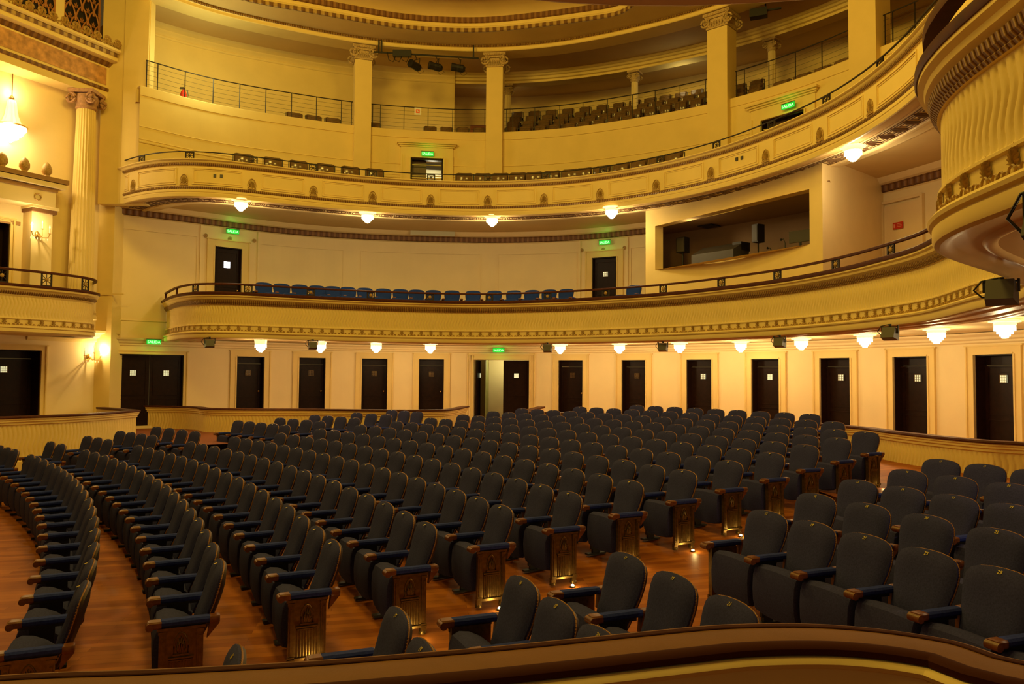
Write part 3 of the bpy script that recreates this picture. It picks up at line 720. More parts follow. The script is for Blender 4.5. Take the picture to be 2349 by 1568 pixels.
# --- upper balcony front
ub = empty('balcony_front', (0, 0, 0), 0, 'upper balcony front with plain panels and gilded palmettes, thin black rail on top', 'balcony')
swept('cornice', UP_, [(-.24, 6.02), (-.22, 6.05), (0, 6.05), (.005, 6.03), (-.01, 6.015), (-.05, 6.0), (-.06, 5.97), (-.09, 5.95)], M['cream'], ub, ds=.15, smooth=True)
swept('leaf_moulding', UP_, [(-.09, 5.95), (-.07, 5.93), (-.08, 5.90), (-.11, 5.875)], M['egg'], ub, ds=.15)
swept('panel_ground', UP_, [(-.11, 5.875), (-.14, 5.87), (-.14, 5.29)], M['cream'], ub, ds=.15)
swept('lower_leaf_moulding', UP_, [(-.14, 5.29), (-.10, 5.275), (-.09, 5.24), (-.12, 5.20)], M['egg'], ub, ds=.15)
swept('lower_band', UP_, [(-.12, 5.20), (-.115, 5.13), (-.13, 5.12), (-.13, 5.10), (-.12, 5.09), (-.13, 5.0), (-.15, 4.985)], M['cream'], ub, ds=.15, smooth=True)
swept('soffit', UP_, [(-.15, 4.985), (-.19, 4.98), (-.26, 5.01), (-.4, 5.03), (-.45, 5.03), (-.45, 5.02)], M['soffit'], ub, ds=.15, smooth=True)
swept('soffit_moulding', UP_, [(-.45, 5.02), (-1.0, 5.02), (-1.0, 5.0), (-1.04, 4.99), (-1.1, 5.0), (-1.12, 5.03), (-1.3, 5.04), (-1.32, 5.06), (-1.38, 5.05), (-1.45, 5.07), (-1.5, 5.10), (-1.55, 5.16)], M['cream_gloss'], ub, ds=.15, smooth=True)
stars = [303,419,572,712,850,984,1115.5,1248,1378,1509,1637.5,1763.6,1889.6,2012]
pal = [294.6,412,569,712,849,983.4,1115.5,1245.6,1375.4,1505.5,1632.5,1760,1886,2003.7]
posts_z = (6.05,)
handrail(UP_, -.13, 6.275, stars, .1, UP_.s_px(2138)+2, .03, ub, False, .014, .22, 'rail_iron')
for px in pal:
    b = MB(); F = frame(UP_, UP_.s_px(px, -.14), -.135, 5.30)
    leaf_fan(b, F, .22, .27, .05, 9, .03); b.box((0, .02, .01), (.24, .035, .03), M=F)
    for c, r in (((-.05, .06), .035), ((.05, .06), .035)): ring(b, F, c, r, .012, 8, .02)
    arch = [F @ Vector((x, y, .01)) for x, y in ((-.105, .05), (-.115, .13), (-.10, .22), (-.06, .29), (0, .325), (.06, .29), (.10, .22), (.115, .13), (.105, .05))]; b.tube(arch, .011, 5)
    b.build('palmette', M['gold'], ub)
ss = [UP_.s_px(p, -.14) for p in pal]; ss = [ss[0]-1.35]+ss+[ss[-1]+2.2]
for a, c in zip(ss, ss[1:]):
    if c-a > 1.2:
        b = MB(); a2 = max(a+.27, .1); rect_mould(b, UP_, a2, c-.27, 5.35, 5.80, .03, -.14, .022); rect_mould(b, UP_, a2+.05, c-.32, 5.40, 5.75, .014, -.14, .014)
        b.build('panel_moulding', M['cream'], ub)
for px, py in ((483, 403), (498, 404), (1693, 365), (1705, 362)):
    b = MB(); z = zat(px, py, UP_, -.14); b.box((0, 0, .012), (.075, .085, .03), M=frame(UP_, UP_.s_px(px, -.14), -.14, z))
    b.build('socket_plate', M['greymetal'], ub)
# greek key along the soffit
b = MB(); U = .42; s = .4; e = UP_.s_px(2100)+1
KEY = [((0, 0), (0, 1)), ((0, 1), (.82, 1)), ((.82, 1), (.82, .3)), ((.82, .3), (.36, .3)), ((.36, .3), (.36, .65)), ((.36, .65), (.6, .65)), ((0, 0), (1, 0)),
       ((.14, .15), (.14, .85)), ((.14, .85), (.68, .85)), ((.68, .85), (.68, .45)), ((.14, .15), (.94, .15)), ((.94, .15), (.94, 1.0))]
while s < e:
    F = frame(UP_, s, 0, 5.012); st = UP_.at(s)[0]; k = 1.0
    for (x0, y0), (x1, y1) in KEY:
        a = Vector((x0*U, 0, -.52-.40*y0)); c = Vector((x1*U, 0, -.52-.40*y1)); mid = (a+c)/2; dx, dz = abs(x1-x0)*U, abs(y1-y0)*.40
        b.box((mid.x, 0, mid.z), (dx+.014, .010, dz+.014), M=F)
    s += U*1.0
b.build('greek_key', mat('key_brown', (.13, .055, .02), .6), ub)
# --- stage-side balcony box on the far left
lb = empty('balcony_front', (0, 0, 0), 0, 'curved stage box front at far left with wavy fluting and garland', 'balcony')
swept('wood_rim', LBP, [(-.22, 2.13), (-.01, 2.13), (0, 2.16), (0, 2.20), (-.22, 2.22)], M['wood'], lb, ds=.12, closed=True)
swept('cornice', LBP, [(-.02, 2.13), (-.03, 2.08), (-.07, 2.05), (-.09, 2.02)], M['cream'], lb, ds=.12, smooth=True)
swept('leaf_moulding', LBP, [(-.09, 2.02), (-.08, 1.99), (-.13, 1.93)], M['egg'], lb, ds=.12)
swept('panel_border', LBP, [(-.13, 1.93), (-.16, 1.88)], M['cream'], lb, ds=.12)
wave_panel(LBP, -.16, 1.36, 1.88, 0, LBP.L, M['cream'], lb)
swept('lower_band', LBP, [(-.16, 1.36), (-.14, 1.34), (-.14, 1.32), (-.165, 1.31), (-.165, 1.17), (-.09, 1.15), (-.08, 1.10), (-.12, 1.09), (-.10, 1.07), (-.10, 1.0), (-.15, .955), (-.6, .95), (-3.2, 1.0)], M['cream'], lb, ds=.12, smooth=True)
garland(LBP, -.155, 1.155, 0, LBP.L, lb)
posts_z = (2.21,)
handrail(LBP, -.12, 2.56, [3, 107, 200], .05, LBP.L-1.0, .07, lb, True, .03, .24)
swept('box_floor', LBP, [(-.2, 1.5), (-3.5, 1.5)], M['carpet'], lb)
# ---------------------------------------------------------------- parapets of the box level
def parapet(path, lab, wave=True, s0=0, s1=None, zb=-2.5, wz=-2.0):
    o = empty('box_parapet', (0, 0, 0), 0, lab, 'parapet'); s1 = path.L if s1 is None else s1
    swept('cap', path, [(-.22, -1.09), (.02, -1.09), (.03, -1.07), (.02, -1.04), (-.22, -1.04)], M['wood'], o, s0, s1, .12, True)
    swept('cornice', path, [(.0, -1.09), (0, -1.12), (-.02, -1.14), (-.02, -1.17), (-.05, -1.19), (-.05, -1.23), (-.08, -1.25)], M['cream'], o, s0, s1, .12)
    wave_panel(path, -.08, wz, -1.25, s0, s1, M['cream'], o, pitch=.1, amp=.035)
    swept('base', path, [(-.08, wz), (-.05, wz-.02), (-.05, wz-.07), (-.03, wz-.09), (-.03, zb)], M['cream'], o, s0, s1, .12)
    swept('inner_face', path, [(-.2, -1.06), (-.2, -1.76)], M['wall'], o, s0, s1, .2)
    return o
parapet(PP1, 'cream fluted parapet with mahogany cap in front of the four left box doors', wz=-1.9)
parapet(PP2, 'cream fluted parapet with mahogany cap curving along the right boxes', zb=-2.4, wz=-1.86)
parapet(LP, 'cream fluted parapet with mahogany cap at far left below the stage box')
# ---------------------------------------------------------------- the viewer's own box parapet in the foreground
fp = empty('box_parapet', (0, 0, 0), 0, 'foreground parapet with tan leather top and dark brown edges', 'parapet')
swept('top_pad', FP, [(-.004, -1.09), (0, -1.06), (-.01, -1.05), (-.025, -1.048), (-.075, -1.05), (-.09, -1.047), (-.24, -1.047), (-.25, -1.055), (-.25, -1.08)], M['leather'], fp, ds=.06, smooth=True)
swept('groove', FP, [(-.03, -1.047), (-.035, -1.044), (-.065, -1.044), (-.07, -1.047)], M['darkpad'], fp, ds=.06)
swept('inner_edge', FP, [(-.235, -1.047), (-.25, -1.045), (-.285, -1.05), (-.297, -1.06), (-.295, -1.085), (-.27, -1.09)], M['darkpad'], fp, ds=.06, smooth=True)
swept('inner_panel', FP, [(-.27, -1.088), (-.32, -1.092), (-.335, -1.105), (-.322, -1.125), (-.305, -1.13), (-.30, -1.5), (-.30, -2.3)], M['cream'], fp, ds=.06, smooth=True)
swept('outer_face', FP, [(-.004, -1.09), (-.05, -1.12), (-.08, -1.25), (-.08, -2.7)], M['cream'], fp, ds=.1)
# ---------------------------------------------------------------- gallery level
ZG = 8.4
_s0 = GP.s_px(304); GP = Path([tuple(GP.at(_s0+(GP.L-_s0)*i/150)[0]) for i in range(151)], .2, False)   # starts at the great pilaster
HG = [(GP.s_px(936), GP.s_px(1011), 5.3, zat(975, 364, GP)), (GP.s_px(1752), GP.s_px(1852), 5.3, zat(1800, 266, GP))]
struct(wall_holes('wall_gallery_front', GP, (5.2, ZG), HG, M['cream'], .25, .3))
struct(swept('trim_6', GP, [(0, 8.13), (.025, 8.14), (.025, 8.4), (0, 8.42), (-.28, 8.42), (-.3, 8.0)], M['cream']))
b = MB(); sweep(b, GP, [(0, 6.72), (.03, 6.73), (.04, 6.76), (.01, 6.78)], ds=.2); struct(b.build('trim_7', M['cream']))
b = MB(); sweep(b, GP, [(0, 6.82), (.02, 6.83), (.02, 6.84), (0, 6.85)], ds=.2); struct(b.build('trim_8', M['cream']))
b = MB(); sweep(b, GP, [(0, 7.20), (.02, 7.21), (.015, 7.225), (0, 7.23)], ds=.2); struct(b.build('trim_9', M['cream']))
for (px0, px1, z1, lit) in ((936, 1011, HG[0][3], True), (1752, 1852, HG[1][3], False)):
    nd[0] += 1; a, c = GP.s_px(px0), GP.s_px(px1); sc = (a+c)/2; w = c-a
    root = empty('door_%d' % nd[0], frame(GP, sc) @ Vector((0, 5.3, 0))); root['kind'] = 'structure'; F = Matrix.Translation(-root.location) @ frame(GP, sc)
    b = MB(); b.box((-w*.26, (5.3+z1)/2, -.18), (w*.5, z1-5.3, .04), M=F); lf = b.build('door_leaf', M['seatwood'], root)
    b = MB()
    for sg in (-1, 1): b.box((sg*(w/2-.025), (5.3+z1)/2, -.05), (.05, z1-5.3, .2), M=F)
    b.box((0, z1-.03, -.05), (w, .06, .2), M=F); b.build('door_lining', M['door'], root)
    b = MB(); f = .34
    for sg in (-1, 1):
        b.box((sg*(w/2+f/2), (5.3+z1)/2, .04), (f, z1-5.3, .08), M=F); b.box((sg*(w/2+f-.02), (5.3+z1)/2, .06), (.05, z1-5.3+.2, .12), M=F); b.box((sg*(w/2+.03), (5.3+z1)/2, .06), (.05, z1-5.3, .12), M=F)
    b.box((0, z1+.22, .04), (w+2*f, .44, .08), M=F); b.box((0, z1+.03, .06), (w, .05, .12), M=F)
    for k, (ww, zz) in enumerate(((.10, .40), (.18, .45), (.26, .50))): b.box((0, z1+zz, .06+.03*k), (w+2*f+ww, .055, .12+.06*k), M=F)
    b.build('door_frame', M['cream'], root)
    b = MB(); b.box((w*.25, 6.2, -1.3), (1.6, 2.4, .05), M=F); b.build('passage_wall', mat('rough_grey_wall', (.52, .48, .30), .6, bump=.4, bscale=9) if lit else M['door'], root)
    if lit:
        q = F @ Vector((w*.2, 7.0, -.8)); light('POINT', 'passage_light', q+root.location, 26, (1, .9, .6), .15)
# gallery walls, floor and ceilings
sK = GP.s_px(1036, -2.2)
GW = Path([tuple((p-n*2.2).xy if False else (p.x-n.x*2.2, p.y-n.y*2.2)) for p, n in [GP.at(sK*i/40) for i in range(41)]], .3, False)
struct(swept('wall_gallery_left', GW, [(0, 7.9), (0, 11.5)], M['cream'], ds=.3))
struct(swept('trim_10', GW, [(0, 10.95), (.03, 10.97), (.05, 11.02), (.03, 11.04), (.08, 11.1), (.14, 11.16), (.15, 11.2), (.26, 11.27), (.3, 11.36)], M['cream'], ds=.3))
p0 = GW.P[-1]; p1, n1 = GP.at(sK); p1 = p1-n1*5.0
struct(swept('wall_gallery_side', Path([tuple(p0), tuple(p1)], .5, False), [(0, 7.9), (0, 11.5)], M['cream']))
struct(swept('wall_gallery_rear', Path([(GP.at(sK+(GP.L-sK)*i/40)[0]-GP.at(sK+(GP.L-sK)*i/40)[1]*4.9)[:] for i in range(41)], .4, False), [(0, 7.9), (0, 11.5)], M['cream']))
struct(swept('ceiling_gallery', GP, [(.3, 11.30), (-5.2, 11.42)], M['ceil'], ds=.4))
struct(swept('floor_gallery', GP, [(-.28, 8.0), (-1.3, 8.0)], M['carpet'], ds=.4))
tp = [(-1.3, 8.0)]
for k in range(4): tp += [(-1.25-.86*k, 8.0+.48*(k+1)), (-1.25-.86*(k+1), 8.0+.48*(k+1))]
struct(swept('floor_gallery_steps', GP, tp, M['carpet'], s0=GP.s_px(1066), ds=.4))
# ring beams
struct(swept('trim_11', GP, [(-.35, 11.3), (-.35, 11.14), (.36, 11.13), (.38, 11.15), (.38, 11.24), (.42, 11.25)], M['cream'], ds=.25))
struct(swept('trim_12', GP, [(.42, 11.25), (.46, 11.27), (.45, 11.30), (.42, 11.33)], M['egg'], ds=.25))
struct(swept('trim_13', GP, [(-2.05, 11.42), (-2.08, 11.28), (-2.12, 11.26), (-2.14, 11.2), (-2.2, 11.18), (-2.22, 11.1), (-2.3, 11.08), (-2.3, 11.0), (-2.75, 11.0), (-2.75, 11.4)], M['cream'], s0=GP.s_px(835, -2.2), ds=.25))
# main ceiling with its recessed dome
ZC = 11.36
HP = relax(Path(P2([(-13, 18.5),(-10.6,21.6),(562,-1,ZC+.05),(681,21,ZC+.05),(800,43,ZC+.05),(916,62,ZC+.05),(1018,70,ZC+.05),(1120,70.5,ZC+.05),(1257,57,ZC+.05),(1380,40,ZC+.05),(3.35,24.1),(3.75,23.2),(3.7,22),(3.0,20.3),(1.5,18.6)]), .2), 6)
def gp_at_angle(a):
    best = None
    for i in range(len(GP.P)):
        p = GP.P[i]+GP.N[i]*.42; e = math.atan2(p.y-17, p.x+3)
        if e <= a: return p
    return GP.P[-1]
b = MB(); n = 120; vs = []
for i in range(n+1):
    h = HP.at(HP.L*i/n)[0]; p = gp_at_angle(math.atan2(h.y-17, h.x+3)); vs += [(p.x, p.y, 11.33), (h.x, h.y, ZC)]
m = len(vs); b.add(vs, [(2*i, 2*i+1, 2*i+3, 2*i+2) for i in range(n)])
h0 = vs[-1]; tail = [p for p in [GP.P[i]+GP.N[i]*.42 for i in range(len(GP.P))] if math.atan2(p.y-17, p.x+3) < math.atan2(vs[-1][1]-17, vs[-1][0]+3)]
tv = [h0, vs[-2]]+[(p.x, p.y, 11.33) for p in tail]; b.add(tv, [(0, i, i+1) for i in range(1, len(tv)-1)])
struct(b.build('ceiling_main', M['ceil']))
struct(swept('trim_14', HP, [(.02, ZC), (.05, ZC+.02), (.04, ZC+.13), (.0, ZC+.15)], M['dentil'], ds=.2))
struct(swept('ceiling_dome_drum', HP, [(0, ZC+.15), (.03, ZC+.19), (-.02, ZC+.22), (-.02, ZC+.32)], M['cream'], ds=.2))
struct(swept('trim_15', HP, [(-.02, ZC+.32), (.04, ZC+.34), (.04, ZC+.50), (.0, ZC+.52)], M['eggbig'], ds=.2))
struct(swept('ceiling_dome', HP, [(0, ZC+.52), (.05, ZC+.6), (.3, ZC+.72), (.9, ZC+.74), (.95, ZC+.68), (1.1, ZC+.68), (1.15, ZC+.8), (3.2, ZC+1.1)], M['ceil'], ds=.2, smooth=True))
# pillars with scroll capitals
def scroll(b, c, ax, r, t):
    pts = []
    for k in range(26):
        a = k*.42; rr = r*(1-k/30); pts.append(c+ax*(rr*math.cos(a+PI/2))+Vector((0, 0, 1))*(rr*math.sin(a+PI/2)))
    b.tube(pts, t, 5)
def pillar(px, w, off, zb, zt, lab, d=.62, plinth=True):
    s = GP.s_px(px, off); F = frame(GP, s, off, 0); rz = GP.angle(s); p = F.translation
    o = empty('square_pillar', (p.x, p.y, zb), rz, lab, 'pillar', None)
    H = zt-zb; b = MB(); b.box((0, 0, (H-.5)/2), (w, d, H-.5)); b.build('shaft', M['cream'], o)
    if plinth: b = MB(); b.box((0, 0, .80), (w+.08, d+.08, 1.55)); b.build('plinth', M['cream'], o)
    b = MB(); b.box((0, 0, H-.06), (w+.2, d+.2, .09)); b.box((0, 0, H-.14), (w+.1, d+.1, .08)); b.box((0, 0, H-.34), (w+.05, d+.05, .3))
    for y in (-d/2-.05, d/2+.05):
        for sg in (-1, 1): scroll(b, Vector((sg*(w/2+.06), y, H-.27)), Vector((sg, 0, 0)), .18, .034)
    for x in (-w/2-.05, w/2+.05):
        for sg in (-1, 1): scroll(b, Vector((x, sg*(d/2+.01), H-.25)), Vector((0, sg, 0)), .16, .03)
    for k in range(7):
        x = -w/2+.06+k*(w-.12)/6; b.tube([(x, -d/2-.03, H-.44), (x, -d/2-.05, H-.34), (x, -d/2-.03, H-.28)], [.02, .03, .015], 5)
    for k in range(9):
        x = -w/2-.04+k*(w+.08)/8; b.tube([(x, -d/2-.1, H-.10), (x, -d/2-.11, H-.05)], .02, 5)
    b.build('capital', M['gilt'], o, True)
    return o
pillar(821, .56, -.1, 5.25, 11.13, 'cream square gallery pillar with scroll capital, left of the hanging spotlight bar')
pillar(1131, .57, -.1, 5.25, 11.13, 'cream square gallery pillar with scroll capital, right of the hanging spotlight bar')
pillar(1658, .66, -.1, 5.25, 11.13, 'cream square gallery pillar left of the right-hand upper exit sign')
pillar(2003, .78, -.1, 5.25, 11.13, 'cream square gallery pillar at upper right with glass rail beside it')
def round_col(px, off, zb, zt, lab):
    s = GP.s_px(px, off); F = frame(GP, s, off, 0); p = F.translation; rz = GP.angle(s)
    o = empty('round_column', (p.x, p.y, zb), rz, lab, 'column', 'slender columns inside the gallery'); H = zt-zb
    b = MB(); b.lathe([(.15, 0), (.15, .12), (.125, .2), (.12, H-.4), (.115, H-.36)], (0, 0, 0), 32, .1, 16); b.build('shaft', M['wall'], o)
    b = MB(); b.box((0, 0, H-.04), (.44, .44, .08)); b.box((0, 0, H-.2), (.3, .3, .2)); b.lathe([(.13, H-.4), (.16, H-.3), (.14, H-.25)], (0, 0, 0), 12)
    for y in (-.18, .18):
        for sg in (-1, 1): scroll(b, Vector((sg*.17, y, H-.2)), Vector((sg, 0, 0)), .09, .02)
    b.build('capital', M['gilt'], o, True)
for px, lab in ((794, 'slender round column behind the left square gallery pillar'), (1160, 'slender round column behind the middle square gallery pillar'), (1455, 'slender round column standing among the gallery seats'), (1775, 'slender round column right of the third square pillar')):
    round_col(px, -2.5, 8.0, 11.0, lab)
# gallery railings: posts, top bar and thin cables, one run between each pair of pillars
def rail_run(px0, px1, pxs, lab, off=-.1, h=.85, glass=False):
    o = empty('gallery_railing', (0, 0, 0), 0, lab, 'railing'); s0, s1 = GP.s_px(px0, off), GP.s_px(px1, off)
    n = max(2, int((s1-s0)/.2)); pts = []
    for i in range(n+1): p, nn = GP.at(s0+(s1-s0)*i/n); p = p+nn*off; pts.append(Vector((p.x, p.y, ZG+h)))
    b = MB(); b.tube(pts, .016, 6); b.build('top_bar', M['rail_iron'], o, True)
    for px in pxs: p, nn = GP.at(GP.s_px(px, off)); p = p+nn*off; b = MB(); b.box((p.x, p.y, ZG+h/2), (.022, .022, h)); b.build('post', M['rail_iron'], o)
    for k in range(1, 6):
        b = MB(); b.tube([q-Vector((0, 0, h*k/6)) for q in pts], .004, 4); b.build('cable', M['greymetal'], o)
rail_run(316, 800, [318,344,408,474,536,597,657,715,773,797], 'thin cable railing of the gallery, leftmost run beside the fire extinguisher')
rail_run(842, 1109, [846,864,919,975,1032,1107], 'thin cable railing of the gallery, run carrying the small white and orange sign')
rail_run(1152, 1632, [1157,1172,1223,1281,1335,1392,1450,1503,1561,1620], 'long thin cable railing in front of the wooden gallery seats')
rail_run(1690, 1968, [1692,1711,1768,1830,1892,1956], 'gallery railing above the right-hand upper exit sign')
rail_run(2036, 2118, [2040,2058,2110], 'gallery railing at upper right past the last pillar')
# sign on the railing
F = frame(GP, GP.s_px(951), -.05, 0); z = zat(951, 254, GP); b = MB(); b.box((0, z, 0), (.23, .25, .015), M=F); o = b.build('plate', M['white'])
r = empty('fire_sign', F @ Vector((0, z, 0)), 0, 'small white sign with orange square hanging on the gallery railing', 'sign'); 
o.parent = r; o.matrix_parent_inverse = Matrix.Translation(-r.location)
b = MB(); b.box((0, z, .012), (.13, .13, .01), M=F); o2 = b.build('emblem', mat('orange_print', (.85, .14, .02), .5), o)
b = MB(); b.box((-.01, z, .02), (.02, .07, .006), M=F); b.box((-.025, z+.02, .02), (.03, .016, .006), M=F); b.box((.02, z-.02, .02), (.03, .03, .006), M=F); b.build('figure', M['white'], o)
# fire extinguisher on the gallery ledge
p, nn = GP.at(GP.s_px(405, -.5)); p = p-nn*.5
o = empty('fire_extinguisher', (p.x, p.y, 8.0), 0, 'red fire extinguisher standing in the gallery behind the left railing', 'extinguisher')
b = MB(); b.lathe([(.08, .3), (.095, .33), (.095, .68), (.07, .76), (.03, .8), (.03, .83)], (0, 0, 0), 16); b.build('cylinder', M['red'], o, True)
b = MB(); b.lathe([(.097, .42), (.097, .56)], (0, 0, 0), 16); b.build('label_band', M['white'], o)
b = MB(); b.lathe([(.03, 0), (.03, .3)], (0, 0, 0), 8); b.box((0, 0, .02), (.25, .25, .04)); b.build('stand', M['blackmetal'], o)
b = MB(); b.box((-.04, 0, .85), (.14, .03, .02)); b.box((-.05, 0, .89), (.12, .02, .015)); b.tube([(.02, 0, .82), (.12, 0, .8), (.15, 0, .65), (.13, 0, .5)], .012, 6); b.build('valve_and_hose', M['blackmetal'], o)

# ---------------------------------------------------------------- wooden folding seats of balcony and gallery
def wood_back():
    b = MB(); vs = []; nx, nz = 8, 5
    for j in range(nz+1):
        for i in range(nx+1):
            u = i/nx*2-1; t = j/nz; w = .225*(1-.10*max(0, t-.8)*5*0); rnd = (max(0, abs(u)-.8)/.2)**2*.03 if j == nz else 0
            vs.append((.05+.045*u*u-.10*t, u*w, .42+.42*t-rnd))
    m = nx+1; f = [(j*m+i, j*m+i+1, (j+1)*m+i+1, (j+1)*m+i) for j in range(nz) for i in range(nx)]
    b.add(vs, f); off = len(vs); b.add([(x-.018, y, z) for x, y, z in vs], [tuple(reversed(q)) for q in f])
    ed = [i for i in range(m)]+[j*m+nx for j in range(1, nz+1)]+[nz*m+i for i in range(nx-1, -1, -1)]+[j*m for j in range(nz-1, 0, -1)]
    b.f += [(ed[k], ed[(k+1) % len(ed)], off+ed[(k+1) % len(ed)], off+ed[k]) for k in range(len(ed))]
    return b
def wood_seat():
    b = MB(); vs = []; nx, nz = 8, 5
    for j in range(nz+1):
        for i in range(nx+1):
            u = i/nx*2-1; t = j/nz; vs.append((.14+.05*(1-u*u)+.03*math.sin(PI*t), u*.205, .40+.36*t))
    m = nx+1; f = [(j*m+i, j*m+i+1, (j+1)*m+i+1, (j+1)*m+i) for j in range(nz) for i in range(nx)]
    b.add(vs, f); b.add([(x-.016, y, z) for x, y, z in vs], [tuple(reversed(q)) for q in f]); return b
def wood_frame():
    b = MB()
    for y in (-.245, .245): b.box((.08, y, .22), (.06, .025, .44)); b.box((.12, y, .47), (.30, .04, .03)); b.box((.12, y, .02), (.28, .05, .03)); b.box((-.02, y, .62), (.03, .02, .36))
    return b
def wood_number():
    b = MB(); b.add([(-.035, -.02, .80), (-.035, .02, .80), (-.038, .02, .815), (-.038, -.02, .815)], [(0, 1, 2, 3)]); return b
def wood_chair(path, s, off, z, label, group, w=1.0, seatup=True):
    p, n = path.at(s); p = p+n*off
    t = empty('folding_seat', (p.x, p.y, z), math.atan2(n.y, n.x), label, 'seat', group); t.scale = (1, w, 1)
    reuse('w_back', wood_back, 'backrest', M['seatwood'], t); reuse('w_seat', wood_seat, 'seat', mat_seatply, t); reuse('w_fr', wood_frame, 'frame', M['blackmetal'], t, False)
    return t
mat_seatply = mat('varnished_seat_ply', (.17, .10, .045), .16, noise=.2, nscale=15)
k = 0
UB = [548,616.5,676,739,797,853,  1061,1103.6,1144.4,1185,1223,1264,1306,1338.6,1382,1427,1468,1510,1550]
for i, px in enumerate(UB):
    s = UP_.s_px(px, -.95)
    lab = ('brown folding seat on the upper balcony left of its door, %s from the left' % ORD[i+1]) if i < 6 else ('brown folding seat on the upper balcony right of its door, %s from the door' % ORD[i-5])
    wood_chair(UP_, s, -.95, 5.72, lab, 'folding seats on the upper balcony', w=1.18)
for i in range(5):
    wood_chair(UP_, UP_.s_px(548+i*62, -.55), -.55, 5.3, 'brown folding seat tucked behind the upper balcony rim, %s from the left' % ORD[i+1], 'low folding seats behind the balcony rim', w=1.1)
def grow(k, px0, px1, sp, nm, w=.92, skip=()):
    off = -.75-.86*k; z = 8.0+.48*k
    s0, s1 = GP.s_px(px0, off), GP.s_px(px1, off); n = max(1, int((s1-s0)/sp)+1)
    for i in range(n):
        if i in skip: continue
        wood_chair(GP, s0+sp*i, off, z, 'brown gallery seat, %s, %s from left end' % (nm, ORD[i+1] if i < 20 else 'last'), 'folding seats in the gallery', w=w)
grow(0, 664, 790, .62, 'front row left of first pillar', 1.1)
grow(0, 848, 885, .6, 'pair right of first pillar', 1.1)
grow(0, 980, 1104, .55, 'front row left of middle pillar')
for k, nm in ((0, 'front row'), (1, 'second row'), (2, 'third row'), (3, 'back row')):
    grow(k, 1168+k*5, 1625, .5, nm+' left of third pillar', skip=(9, 10, 11, 12, 13) if k == 0 else ())
for k, nm in ((0, 'front row'), (1, 'second row'), (2, 'third row')): grow(k, 1700, 1765, .5, nm+' right of third pillar')
grow(0, 1800, 1950, .62, 'front row left of last pillar', 1.1)
# ---------------------------------------------------------------- blue seats of the mezzanine
for j, (off, z, n0, x0, x1, num) in enumerate(((-2.15, 1.90, 18, 601, 1299.5, 'back'), (-1.25, 1.52, 17, 622, 1290, 'front'))):
    s0, s1 = MP.s_px(x0, off), MP.s_px(x1, off)
    for i in range(n0):
        s = s0+(s1-s0)*i/(n0-1); p, n = MP.at(s); p = p+n*off
        chair(p.x, p.y, z, math.atan2(n.y, n.x), 'blue seat on the mezzanine, %s row, %s from the left' % (num, ORD[i+1]), 'blue mezzanine seats', num=None, first=(i == 0), var='r')
for i, (px, off, z, w) in enumerate(((1425, -1.25, 1.52, 'lower'), (1456, -2.15, 1.90, 'rear'), (1462, -1.25, 1.52, 'innermost'))):
    s = MP.s_px(px, off); p, n = MP.at(s); p = p+n*off
    chair(p.x, p.y, z, math.atan2(n.y, n.x), 'blue mezzanine seat beside the control booth, %s one' % w, 'blue mezzanine seats by the booth', num=None, var='r')
# ---------------------------------------------------------------- far left: stage box, column, entablature
def box_on(b, path, px0, px1, off, z0, z1, d):
    """a block on a wall path between two image columns, standing out from off by d"""
    s0, s1 = path.s_px(px0, off), path.s_px(px1, off); b.box((0, (z0+z1)/2, d/2), (s1-s0, z1-z0, d), M=frame(path, (s0+s1)/2, off, 0)); return s0, s1
sS0, sS1 = SP_.s_px(-38), SP_.s_px(93)
def line_s(path, px): return path.s_px(px)
struct(wall_holes('wall_stage_box', SP_, (-2.4, 9.2), [(SP_.s_px(-45), SP_.s_px(93), -1.75, .58), (SP_.s_px(-60), SP_.s_px(11), 2.0, 4.05)], M['wall'], .45, .4))
door_leaf(SP_, SP_.s_px(-45), SP_.s_px(93), -1.75, .58, 'lit', .40, knob=None, transom=True, frame_w=.16, ear=False)
door_leaf(SP_, SP_.s_px(-60), SP_.s_px(11), 2.0, 4.05, 'dark', .3, knob=2.7, transom=False, frame_w=.12, ear=False)
EP = Path([(-16.6, 13.6), (-14.9, 17.2), (-13.45, 20.2), (-12.13, 22.95)], .3, False)
struct(swept('trim_16', SP_, [(0, .86), (.05, .9), (.05, .98), (.12, 1.02), (.16, 1.1), (.26, 1.15), (.28, 1.22), (0, 1.25)], M['cream'], s0=SP_.s_px(60)))
# great flat pilasters between stage box and auditorium
pb = MB(); pb.box((-12.86, 23.6, 3.8), (1.72, .7, 12.4)); struct(pb.build('wall_pilaster_left', M['cream']))
pb = MB(); pb.box((-11.63, 23.05, 9.4), (1.42, .3, 8.84)); pb.box((-11.3, 22.88, 9.4), (.72, .05, 8.84)); struct(pb.build('wall_pilaster_upper', M['cream']))
b = MB(); b.box((-12.3, 23.24, 2.32), (1.3, .06, .05)); struct(b.build('trim_17', M['cream']))
